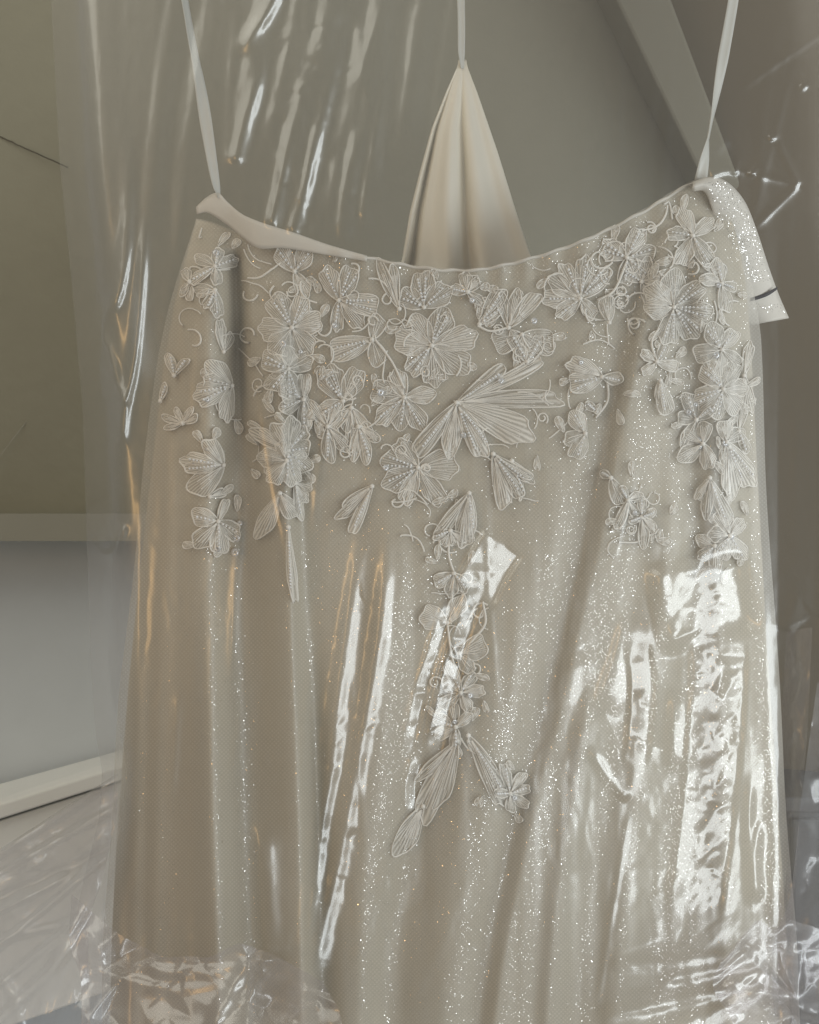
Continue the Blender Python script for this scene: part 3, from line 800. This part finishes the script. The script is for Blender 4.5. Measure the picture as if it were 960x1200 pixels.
# right-hand panel
F(790, 360, [(140, 40, 32), (96, 44, 34), (42, 42, 28), (-8, 46, 30), (-50, 44, 34), (-100, 44, 32), (186, 34, 30)], bead=(3, 4, 5), lift=.005)
F(774, 446, [(-82, 42, 22, 3), (-96, 26, 14)], name="leaf_applique", lift=.007, cord=1.2)
F(770, 424, [(150, 22, 14), (60, 24, 14), (-20, 26, 16), (-140, 22, 14)], lift=.004, stems=[[(770, 424), (764, 400), (776, 380)]])
F(812, 276, [(170, 30, 20), (110, 34, 22), (40, 30, 20), (-60, 40, 24), (-110, 38, 24)], lift=.004)
F(846, 332, [(100, 30, 18), (160, 26, 18), (-80, 34, 20), (-20, 18, 14)], lift=.005, seq=[(842, 334, 3.4)])
F(846, 410, [(120, 34, 28), (60, 28, 22), (190, 34, 26), (-100, 32, 26), (-40, 28, 22)], bead=(0,), lift=.006, seq=[(839, 416, 4.4)])
F(848, 456, [(130, 36, 28), (70, 34, 26), (10, 28, 24), (200, 38, 30), (-110, 36, 28), (-55, 32, 26)], bead=(0, 3, 4), lift=.007)
F(816, 492, [(110, 34, 22), (170, 22, 20), (-110, 36, 22), (40, 26, 18)], bead=(0,), lift=.006, seq=[(807, 483, 3.6), (815, 474, 3)])
F(824, 520, [(150, 26, 22), (90, 26, 22), (215, 34, 24), (-70, 30, 22)], lift=.007, seq=[(818, 516, 4.6), (820, 524, 3.2)])
F(852, 518, [(100, 26, 22), (40, 24, 20), (-60, 60, 30), (-80, 66, 26)], bead=(2,), lift=.006, seq=[(850, 519, 4)])
F(832, 560, [(-95, 48, 16, 4), (-70, 60, 18, 4), (-120, 30, 14)], name="leaf_applique", lift=.007)
F(856, 628, [(110, 34, 24), (170, 26, 22), (50, 24, 18), (230, 30, 22), (-60, 32, 22), (-110, 30, 22)], lift=.006, seq=[(857, 629, 3.6)])
F(838, 640, [(160, 24, 18), (-90, 32, 18), (-140, 24, 16)], lift=.005)
F(736, 586, [(120, 18, 12, 3), (30, 18, 12, 3), (-60, 26, 14, 3), (-110, 36, 14, 3)], lift=.004, stems=[[(736, 586), (734, 606), (726, 620)]])
F(752, 606, [(90, 24, 13, 3), (20, 18, 13, 3), (-80, 36, 16, 3), (-40, 24, 14, 3), (200, 16, 12, 3)], lift=.004, seq=[(744, 601, 3)])
F(716, 560, [(150, 14, 12, 3), (-70, 34, 22, 4)], name="leaf_applique", lift=.003)
F(872, 440, [(80, 40, 14), (-80, 44, 16), (-100, 40, 12)], name="leaf_applique", lift=.004)
F(866, 505, [(80, 36, 14), (-70, 28, 14)], name="leaf_applique", lift=.004)

# fine embroidered tendrils running between the flowers
def tendrils():
    rs = random.Random(99); V, Fc, c = [], [], 0
    spots = []
    for _ in range(150):
        x = rs.uniform(205, 872); t = top_of(x)
        depth = 250 if (x < 370 or x > 780) else 230 * math.exp(-((x - 520) / 150) ** 2) + 110
        y = t + 10 + rs.uniform(0, 1) * depth
        spots.append((x, y))
    spots += [(rs.gauss(540, 16), rs.uniform(640, 880)) for _ in range(16)] + [(rs.gauss(740, 12), rs.uniform(580, 640)) for _ in range(8)]
    for x, y in spots:
        if not (LEFT(y) + 10 < x < RIGHT(y) - 10): continue
        a = rs.uniform(0, 6.28); k = rs.uniform(-.35, .35); px, py = [x], [y]
        for i in range(rs.randint(8, 18)):
            a += k + rs.uniform(-.15, .15); k *= 1.06
            px.append(px[-1] + 2.6 * math.cos(a)); py.append(py[-1] + 2.6 * math.sin(a))
        px, py = np.array(px), np.array(py)
        py = np.maximum(py, top_of(px) + 6); px = np.clip(px, LEFT(py) + 8, RIGHT(py) - 8)
        tv_, tf_ = cord_mesh(px, py, .0016, .00055 + rs.uniform(0, .0004), 4)
        V.append(tv_ - DO); Fc.append(tf_ + c); c += len(tv_)
    o = mesh_obj("embroidered_tendrils", np.concatenate(V), np.concatenate(Fc), M_CORD, dress); o["kind"] = "stuff"
tendrils()

# ------------------------------------------------------------------ glitter in the tulle
def flecks(name, x, y, yd, fx, fz, parent, sg, smin, smax, origin):
    n = len(x)
    N = np.stack([fx + RNG.normal(0, sg, n), -np.ones(n), fz + RNG.normal(0, sg, n)], -1); N /= np.linalg.norm(N, axis=1)[:, None]
    A = np.cross(N, [0, 0, 1.0]); A /= np.linalg.norm(A, axis=1)[:, None]; B = np.cross(N, A)
    sz = RNG.uniform(smin, smax, n)[:, None] * S
    C = WV(x, y, yd) - origin
    V = np.stack([C + A * sz, C + B * sz, C - A * sz, C - B * sz], 1).reshape(-1, 3)
    o = mesh_obj(name, V, np.arange(4 * n).reshape(n, 4), M_GLIT, parent, smooth=False); o["kind"] = "stuff"
    return o
fy_ = RNG.uniform(212, 366, 900); fo_ = np.interp(fy_, [208, 214, 236, 272, 312, 345, 373], [832, 852, 872, 887, 900, 912, 924]); fi_ = np.interp(fy_, [224, 270, 340, 380], [826, 842, 868, 882])
fy_ = np.where((fy_ > 330) & (fy_ < 356), fy_ - 60, fy_); fo_ = np.interp(fy_, [208, 214, 236, 272, 312, 345, 373], [832, 852, 872, 887, 900, 912, 924]); fi_ = np.interp(fy_, [224, 270, 340, 380], [826, 842, 868, 882])
fx_ = fi_ + RNG.uniform(.15, .97, 900) * (fo_ - fi_)
flecks("glitter", fx_, fy_, np.interp(fy_, [212, 240, 300, 380], [-.070, -.052, -.034, -.024]) - .002, np.full(900, .25), np.zeros(900), flap, .3, .3, .6, DO)
def glitter():
    pitch = 3.0
    xs, ys = [], []
    r = 0
    for y in np.arange(212, 1262, pitch * .5):
        off = (r % 2) * pitch * .5; r += 1
        x = np.arange(130 + off, 935, pitch); xs.append(x); ys.append(np.full(len(x), y))
    x = np.concatenate(xs); y = np.concatenate(ys)
    x = x + RNG.normal(0, .35, len(x)); y = y + RNG.normal(0, .35, len(y))
    ok = (x > LEFT(y) + 3) & (x < RIGHT(y) - 2) & (y > top_of(x) + 2)
    x, y = x[ok], y[ok]
    # density: thin among the lace, thick towards the hem and along the top band
    dens = .36 + .60 * smoothstep((y - 520) / 420) + .6 * np.exp(-((y - top_of(x)) / 26) ** 2) * (x > 380)
    dens *= .75 + .25 * smoothstep((x - 330) / 120)
    keep = RNG.uniform(0, 1, len(x)) < dens
    x, y = x[keep], y[keep]; n = len(x)
    e = 3.0
    fx = (tulle_y(x + e, y) - tulle_y(x - e, y)) / (2 * e * S); fz = -(tulle_y(x, y + e) - tulle_y(x, y - e)) / (2 * e * S)
    sg = .15
    sg = sg + .13 * smoothstep((400 - x) / 100); nx = fx + RNG.normal(0, 1, n) * sg; nz = fz + RNG.normal(0, 1, n) * sg
    N = np.stack([nx, -np.ones(n), nz], -1); N /= np.linalg.norm(N, axis=1)[:, None]
    A = np.cross(N, [0, 0, 1.0]); A /= np.linalg.norm(A, axis=1)[:, None]; B = np.cross(N, A)
    rot = RNG.uniform(0, 6.28, n)
    A, B = A * np.cos(rot)[:, None] + B * np.sin(rot)[:, None], -A * np.sin(rot)[:, None] + B * np.cos(rot)[:, None]
    sz = RNG.uniform(.18, .42, n) * S * RNG.uniform(.7, 1.15, n)
    big = RNG.uniform(0, 1, n) < .06; sz[big] *= 1.6
    C = WV(x, y, tulle_y(x, y) - .0012) - DO
    V = np.stack([C + A * sz[:, None], C + B * sz[:, None], C - A * sz[:, None], C - B * sz[:, None]], 1).reshape(-1, 3)
    o = mesh_obj("glitter", V, np.arange(4 * n).reshape(n, 4), M_GLIT, dress, smooth=False)
    o["kind"] = "stuff"
glitter()

# ------------------------------------------------------------------ clear film garment bag
bag = empty("garment_bag", (0, 0, -.5))
tag(bag, "crinkled clear plastic garment bag pulled over the ivory skirt", "garment bag")
BO = np.array(bag.location)

FL = curve([(58, -240), (60, 0), (70, 190), (84, 330), (97, 480), (102, 640), (106, 780), (112, 860), (120, 905), (116, 960), (96, 1040), (86, 1090), (96, 1150), (92, 1320)], n=12)
FR = curve([(1060, -240), (1060, 700), (1040, 1000), (1040, 1320)], n=30)
FU = np.clip((GX - FL(GY)) / (FR(GY) - FL(GY)), 0, 1)
edge_d = np.minimum(np.clip((GX - FL(GY)) / 62, 0, 1), np.clip((FR(GY) - GX) / 45, 0, 1))
FH = -0.012 - 0.118 * (1 - (1 - edge_d) ** 3)
FH -= .26 * S * .87 * np.clip(GX - 912, 0, 200) * smoothstep((GY - 240) / 120)
FH -= .0011 * S * np.clip(GY - 960, 0, 400) ** 2 * .5
CM = np.zeros_like(FH)     # where the film is crushed
wavy = .0012 * vnoise(90, 560, 21) + .0004 * vnoise(28, 330, 22) + .00022 * vnoise(11, 130, 23)
FH += wavy
slope_of = lambda px, py, y=-.12: None
def need(px, py, y=-.13, L=WIN):
    P = Vector(W(px, py, y)); n = ((cam.location - P).normalized() + (L - P).normalized()).normalized()
    return -n.x / n.y, -n.z / n.y
gxc = need(820, 850)[0]

def R(pts, amp, wl, wr=None, **k): ridge(FH, pts, amp, wl, wr, **k)
def RW(pts, w, wl=None, k=1.04, t0=.2, t1=.15, crush=.4, tail=1.0):
    """fold whose right flank just reaches the tilt that mirrors the window"""
    m = pts[len(pts) // 2]
    p = np.array(pts, float); d = p[-1] - p[0]; c = abs(d[1]) / np.hypot(*d)
    amp = k * need(m[0], m[1])[0] / max(c, .5) * w * S * .87 / .858
    ridge(FH, pts, amp, w if wl is None else wl, w, t0, t1, tail=tail)
    if crush:
        sl, dd, t = stroke(densify(pts, 24), 3 * w)
        CM[sl] = np.maximum(CM[sl], crush * np.exp(-(dd / (1.6 * w)) ** 2) * smoothstep(t / .2) * smoothstep((1 - t) / .2))
def FC(pts, half, k=1.0, **kw):
    m = pts[len(pts) // 2]; facet(FH, pts, half, need(m[0], m[1])[0] * k, M=CM, **kw)
# crushed, mirror-bright bands on the right
FC([(815, 650), (822, 700), (838, 760)], 52, .93, t0=.2, t1=.25)
FC([(842, 740), (842, 800), (836, 880), (828, 960), (818, 1030), (812, 1078)], 32, .46, t0=.12, t1=.12, edge=.12, tail=1.0)
FC([(746, 745), (752, 800), (748, 860), (742, 905)], 14, .8, t0=.2, t1=.25)
# the paired bright lines in the middle
RW([(432, 560), (418, 660), (404, 760), (390, 860), (378, 960), (366, 1060), (356, 1140)], 11, 9, k=.92, t0=.3, t1=.1, crush=.12, tail=.80)
RW([(466, 560), (456, 640), (444, 740), (430, 830), (412, 920), (396, 1010), (376, 1100), (362, 1150)], 11, 9, k=.93, t0=.3, t1=.08, crush=.12, tail=.78)
# short crushed strip in the centre
FC([(590, 636), (572, 664), (550, 708)], 26, .58, t0=.03, t1=.3, edge=.12)
FC([(558, 690), (538, 750), (520, 820), (502, 900)], 11, .72, tail=.9, t0=.1, t1=.25, edge=.25)
FC([(528, 700), (508, 760), (490, 820), (472, 900)], 8, .76, tail=.86, t0=.1, t1=.25, edge=.3)
FC([(490, 884), (481, 920), (482, 956)], 8, 1.0, t0=.2, t1=.3)
# upper left streaks
RW([(368, 30), (350, 110), (334, 185), (324, 235), (316, 270)], 8, 7, k=.86, t0=.6, t1=.05, crush=.12)
RW([(412, 0), (390, 90), (372, 165), (356, 230), (341, 280)], 9, 8, k=.86, t0=.6, t1=.05, crush=.12)
RW([(316, 40), (298, 110), (286, 150), (274, 198)], 9, 8, k=.86, t0=.5, t1=.1, crush=.12)
RW([(330, -20), (312, 16), (292, 44), (280, 70)], 8, 8, k=.8, t0=.2, t1=.3, crush=.12)
ridge(FH, [(452, 80), (442, 150), (430, 220), (422, 280)], .0026, 5, 16, t0=.3, t1=.2)
ridge(FH, [(420, 140), (410, 190), (402, 240), (398, 292)], .0026, 5, 16, t0=.3, t1=.2)
ridge(FH, [(372, 130), (362, 190), (354, 240)], .0018, 4, 8, t0=.3, t1=.3)
# the left tube of film
R([(150, 120), (150, 260), (140, 340), (120, 380), (112, 460), (108, 560), (110, 640)], .0045, 9, 7, t0=.4, t1=.2)
R([(170, 240), (166, 330), (158, 420), (146, 480), (142, 530)], .0050, 7, 6, t0=.3, t1=.1)
R([(116, 380), (132, 430), (146, 478)], .0040, 6, 6, t0=.2, t1=.1)
R([(108, 630), (116, 648), (130, 650), (140, 636), (146, 610)], .0040, 5, 5, t0=.15, t1=.2)
R([(120, 655), (120, 720), (124, 780), (132, 850)], .0045, 7, 6, t0=.15, t1=.2)
R([(196, -200), (176, 80), (168, 240)], .0012, 24, 18, t0=.1, t1=.2)
# right side
RW([(890, 640), (897, 740), (902, 860), (907, 980), (906, 1088)], 5, 7, k=1.1, t0=.35, t1=.03, crush=0)
R([(888, 960), (886, 1010), (890, 1060)], .004, 5, 6, t0=.2, t1=.2)
R([(880, 900), (878, 980), (884, 1070)], .0035, 6, 5, t0=.3, t1=.2)
R([(738, 715), (718, 780), (694, 840)], .0036, 7, 30, t0=.2, t1=.3)
R([(690, 875), (715, 915), (738, 938)], .0035, 4, 5, t0=.2, t1=.1)
R([(860, 110), (910, 74), (970, 34)], .0011, 5, 5, t0=.3, t1=.1)
# star of creases over the right shoulder
for a in ((850, 196), (908, 158), (880, 272)):
    R([(936, 217), ((936 + a[0]) / 2, (217 + a[1]) / 2), a], .0016, 4, 4, t0=.02, t1=.25, power=1.5)
R([(832, 206), (852, 200), (866, 203)], .0020, 4, 12, t0=.1, t1=.1)
R([(878, 200), (884, 206)], .0028, 4, 8, t0=.3, t1=.3)
R([(902, 156), (906, 166)], .0022, 4, 7, t0=.3, t1=.3)
R([(852, 160), (838, 180)], .0010, 7, 7, t0=.2, t1=.2)
R([(938, 98), (946, 104)], .0020, 5, 5, t0=.2, t1=.2)
# wrinkles drawn sideways near the bottom right
for p, am, w in (([(700, 1132), (780, 1128), (850, 1120), (900, 1112)], .004, 6), ([(770, 1150), (830, 1138), (890, 1124)], .005, 6),
                 ([(690, 1192), (780, 1176), (860, 1160), (900, 1140)], .006, 6), ([(780, 1206), (850, 1180), (896, 1150)], .005, 7),
                 ([(720, 1168), (800, 1164), (880, 1150)], .003, 5)):
    R(p, am * .35, w + 2, w + 2, t0=.2, t1=.05)
# hazy sheen where the film hangs in from the top
for p, h, k in (([(420, -60), (392, 60), (362, 190), (346, 280)], 20, .62), ([(340, -80), (310, 60), (284, 190)], 16, .6), ([(470, -60), (450, 80), (428, 240)], 18, .5), ([(520, -80), (500, 60), (480, 200)], 14, .45),
                ([(230, -80), (200, 120), (180, 330)], 16, .4)):
    m = p[len(p) // 2]; facet(FH, p, h, need(m[0], m[1])[0] * k, edge=.7, t0=.3, t1=.3)
# long soft draws
for p in ([(640, 560), (600, 800), (560, 1040)], [(500, 960), (460, 1080), (430, 1190)], [(690, 600), (676, 760), (650, 900)], [(560, 1000), (520, 1100), (470, 1200)],
          [(310, 960), (316, 1040), (326, 1120)], [(190, 560), (176, 760), (160, 900)], [(770, 560), (762, 660), (740, 760)]):
    R(p, .0005, 9, 8, t0=.3, t1=.3)
R([(302, 960), (306, 1030), (310, 1090), (318, 1130)], .0040, 7, 30, t0=.2, t1=.1)
R([(792, 800), (790, 850), (788, 910)], .0034, 7, 26, t0=.25, t1=.25)
CM = np.clip(CM, 0, 1)
for bx_, sp_, sl_, sd_, use_ in (((756, 636, 890, 800), 22, .13, 1, True), ((756, 636, 890, 800), 9, .085, 2, True), ((796, 740, 884, 1096), 19, .12, 3, True), ((796, 740, 884, 1096), 8, .085, 4, True),
                                ((722, 734, 776, 920), 15, .18, 5, True), ((530, 630, 620, 720), 17, .09, 6, True), ((450, 680, 580, 930), 10, .14, 7, True), ((340, 540, 480, 1160), 16, .035, 8, False),
                                ((620, 560, 900, 1240), 36, .034, 9, False), ((300, 960, 640, 1240), 40, .025, 10, False), ((880, 640, 1000, 1240), 24, .05, 11, False), ((300, -60, 440, 290), 16, .05, 12, False)):
    q_, h_ = shards(bx_, sp_, sl_, sd_)
    FH[q_] += h_ * (CM[q_] if use_ else 1.0)
def creases(boxes, seed, H, w0=5, w1=16):
    r = np.random.default_rng(seed)
    for (x0, y0, x1, y1, n, lo, hi, sl_lo, sl_hi) in boxes:
        for _ in range(n):
            cx, cy = r.uniform(x0, x1), r.uniform(y0, y1); a = r.uniform(0, np.pi); L = r.uniform(lo, hi); w = r.uniform(w0, w1)
            dx, dy = np.cos(a) * L / 2, np.sin(a) * L / 2
            p = np.array([[cx - dx, cy - dy], [cx + r.normal(0, 2), cy + r.normal(0, 2)], [cx + dx, cy + dy]])
            if p[0, 1] > p[2, 1]: p = p[::-1]
            sl, d, t = stroke(p, 2.2 * w)
            amp = r.uniform(sl_lo, sl_hi) * w * S * .87 * (1 if r.random() < .7 else -1)
            prof = np.where(d < 0, np.clip(1 + d / (w * r.uniform(.4, 1.4)), 0, 1), np.clip(1 - d / w, 0, 1))
            H[sl] -= amp * prof * np.sin(np.pi * np.clip(t, 0, 1)) ** .7
r_ = np.random.default_rng(77)
for _ in range(60):
    x_, y_ = r_.uniform(90, 940), r_.uniform(-100, 1000); L_ = r_.uniform(120, 380); d_ = r_.normal(-.10, .10) * L_ ; w_ = r_.uniform(3, 7)
    ridge(FH, [(x_, y_), (x_ + d_ * .5 + r_.normal(0, 5), y_ + L_ * .5), (x_ + d_, y_ + L_)], r_.uniform(.05, .22) * w_ * S, w_, w_ * r_.uniform(.7, 1.8), .3, .3)

soft = smoothstep((GY - 560) / 300) * smoothstep((GX - 640) / 160)
FH += soft * (1 - CM) * .0007 * crinkle(40, 51, 1.6)
FH += .0011 * crinkle(30, 61, 3.0) * np.exp(-((GX - 395 + (GY - 0) * .2) / 110) ** 2) * smoothstep((330 - GY) / 60)

def film_sheet(name, mat, nu, nv, sign=1, back=0.0):
    u = np.linspace(0, 1, nu); py = np.linspace(-235, 1300, nv)
    UU, PY = np.meshgrid(u, py)
    PX = FL(PY) * (1 - UU) + FR(PY) * UU
    if sign > 0: Y = sample(FH, PX, PY)
    else:
        Y = -.012 + .125 * (1 - np.abs(2 * UU - 1) ** 5) + .5 * sample(wavy, 960 - PX, PY) * np.clip(1 - np.abs(2 * UU - 1) ** 8, 0, 1)
    return mesh_obj(name, WV(PX, PY, Y).reshape(-1, 3) - BO, grid_faces(nv, nu), mat, bag)
film_sheet("front_film", M_FILM, 520, 800)
film_sheet("rear_film", M_FILM_BACK, 160, 220, sign=-1)

HG = np.zeros_like(FH)
def RWH(pts, w, wl=None, k=1.0, t0=.12, t1=.12):
    m = pts[len(pts) // 2]
    ridge(HG, pts, k * need(m[0], m[1])[0] * w * S * .87 / .858, w if wl is None else wl, w, t0, t1)
# drawn-out film at the left: folds run from the pinch to the lower left
for p, w in (([(140, 906), (70, 952), (-70, 1042)], 6), ([(138, 924), (80, 980), (0, 1042), (-60, 1085)], 7), ([(136, 944), (60, 1004), (-60, 1056)], 6), ([(134, 962), (70, 1026), (30, 1050), (-30, 1078)], 6),
             ([(96, 1026), (40, 1052), (-14, 1086)], 7), ([(132, 985), (84, 1080), (52, 1180), (40, 1260)], 11), ([(122, 1030), (70, 1110), (10, 1150)], 7), ([(104, 1130), (70, 1190), (60, 1260)], 9),
             ([(40, 980), (20, 1060), (-10, 1120)], 9), ([(0, 1140), (20, 1180), (30, 1240)], 7), ([(70, 965), (40, 1030), (20, 1100)], 8)):
    RWH(p, w, k=1.1)
# crumpled feet: sharp shards, and a few long creases out of the knot at the right
for bx_, sp_, sl_, sd_ in (((70, 1030, 420, 1260), 40, .52, 31), ((70, 1030, 420, 1260), 15, .13, 32), ((820, 1070, 1030, 1260), 38, .48, 33), ((820, 1070, 1030, 1260), 15, .12, 34), ((-90, 900, 150, 1260), 44, .30, 35), ((905, 720, 1050, 1120), 26, .3, 36)):
    q_, h_ = shards(bx_, sp_, sl_, sd_); HG[q_] += h_
for p, w in (([(294, 1122), (280, 1146), (258, 1184), (250, 1215)], 8), ([(318, 1136), (302, 1152), (292, 1184), (288, 1215)], 6), ([(376, 1176), (352, 1186), (336, 1204)], 5)):
    RWH(p, w, k=.95)
for a, r0, w, k_ in ((-112, 100, 9, .9), (-70, 100, 8, .95), (-30, 84, 7, .9), (20, 86, 7, .85), (60, 110, 8, .85)):
    c_, s_ = math.cos(math.radians(a)), math.sin(math.radians(a))
    RWH([(903 + 8 * c_, 1120 - 8 * s_), (903 + r0 * .5 * c_ + random.uniform(-7, 7), 1122 - r0 * .5 * s_ + random.uniform(-7, 7)), (903 + r0 * c_, 1120 - r0 * s_)], w, k=k_, t0=.05, t1=.35)
# hanging strips beside the skirt
RWH([(938, 740), (934, 860), (926, 980), (916, 1100)], 9, k=1.1); RWH([(958, 830), (946, 900), (930, 1000), (912, 1100)], 6, k=1.2); RWH([(960, 960), (950, 1040), (930, 1110)], 6, k=1.2)

def free_film(name, left, right, y_l, y_r, folds, nu, nv, mat, crk=0.0, seed=1, cs=18, sag=0.0, rip=.0003, flare=0.0, top=None):
    """loose sheet spanned between two image curves; folds: (v position 0..1, amplitude, width, drift, u0, u1)"""
    a = densify(left, 60); b = densify(right, 60)
    v = np.linspace(0, 1, nv); u = np.linspace(0, 1, nu)
    def res(p):
        d = np.concatenate([[0], np.cumsum(np.hypot(*(p[1:] - p[:-1]).T))]); d /= d[-1]
        return np.stack([np.interp(v, d, p[:, 0]), np.interp(v, d, p[:, 1])], -1)
    a, b = res(a), res(b)
    UU, VV = np.meshgrid(u, v)
    PX = a[:, 0][:, None] * (1 - UU) + b[:, 0][:, None] * UU
    PY = a[:, 1][:, None] * (1 - UU) + b[:, 1][:, None] * UU + sag * np.sin(np.pi * UU)
    if top: PY = PY + np.interp(UU, u, smooth1(np.interp(u, [q[0] for q in top], [q[1] for q in top]), max(3, nu // 16)) + .8 * np.sin(u * 37)) * (1 - VV) ** 2
    Y = (y_l * (1 - UU) + y_r * UU)
    for (v0, am, w, dr, u0, u1) in folds:
        e = smoothstep((UU - u0) / .12 + .5) * smoothstep((u1 - UU) / .12 + .5)
        Y = Y - am * e * np.exp(-((VV - v0 - dr * UU) / w) ** 2)
    r = np.random.default_rng(seed)
    for k in range(9):
        Y = Y + rip * np.sin(VV * r.uniform(10, 60) + UU * r.uniform(-8, 8) + r.uniform(0, 6))
    Y = Y + sample(HG, PX, PY) - flare * S * np.clip(PY - PY.min(), 0, 400)
    if crk:
        Y = Y + crk * sample(crinkle(cs, seed + 70), PX, PY)
    return mesh_obj(name, WV(PX, PY, Y).reshape(-1, 3) - BO, grid_faces(nv, nu), mat, bag)

# film drawn out to the left from the pinch at the side of the skirt
free_film("side_drape", [(-70, 1040), (-80, 1110), (-60, 1180), (-40, 1290)], [(138, 906), (136, 960), (120, 1030), (104, 1100), (110, 1290)], -.02, -.05,
          [(.02, .010, .02, .0, -.2, 1.2), (.10, .012, .018, .0, -.2, 1.2), (.20, -.010, .02, .03, -.2, 1.2), (.27, .014, .014, -.02, -.2, .75), (.33, .010, .02, .12, -.2, 1.2),
           (.5, .012, .02, -.25, .1, 1.2), (.62, .010, .02, -.2, -.2, .9), (.78, .012, .03, -.3, -.2, 1.2)], 160, 220, M_FILM_HEM, crk=.0006, seed=3, rip=.0005, flare=.12)
# gathered film at the foot, left
free_film("hem_gather", [(84, 1072), (82, 1120), (96, 1170), (92, 1300)], [(378, 1126), (388, 1150), (400, 1186), (410, 1300)], -.10, -.155,
          [], 220, 150, M_FILM_HEM, crk=.0012, seed=8, cs=70, sag=-6, flare=.55, top=[(0, -26), (.15, 10), (.35, 36), (.55, 26), (.68, 0), (.78, 6), (.9, 14), (1, 26)])
# gathered film at the foot, right, pulled together at a knot
free_film("hem_gather", [(846, 1096), (836, 1140), (860, 1200), (850, 1300)], [(1010, 1070), (1020, 1150), (1015, 1220), (1000, 1300)], -.135, -.09,
          [], 180, 150, M_FILM_HEM, crk=.0010, seed=14, cs=50, flare=.3, top=[(0, 30), (.12, 10), (.25, -14), (.36, 4), (.5, -6), (.7, 12), (1, -10)])
# loose strips of film hanging beside the skirt on the right
free_film("side_drape", [(922, 740), (915, 860), (912, 980), (900, 1110), (905, 1290)], [(952, 735), (946, 860), (936, 980), (930, 1110), (945, 1290)], -.03, -.05, [], 40, 240, M_FILM_HEM, crk=.0016, seed=22, cs=26)
free_film("side_drape", [(958, 800), (940, 930), (926, 1050), (905, 1120), (915, 1290)], [(1040, 790), (1030, 930), (1020, 1050), (1010, 1130), (1020, 1290)], -.05, -.02,
          [(.3, .006, .05, .1, -.2, 1.2)], 70, 200, M_FILM_HEM, crk=.0012, seed=25, cs=40)
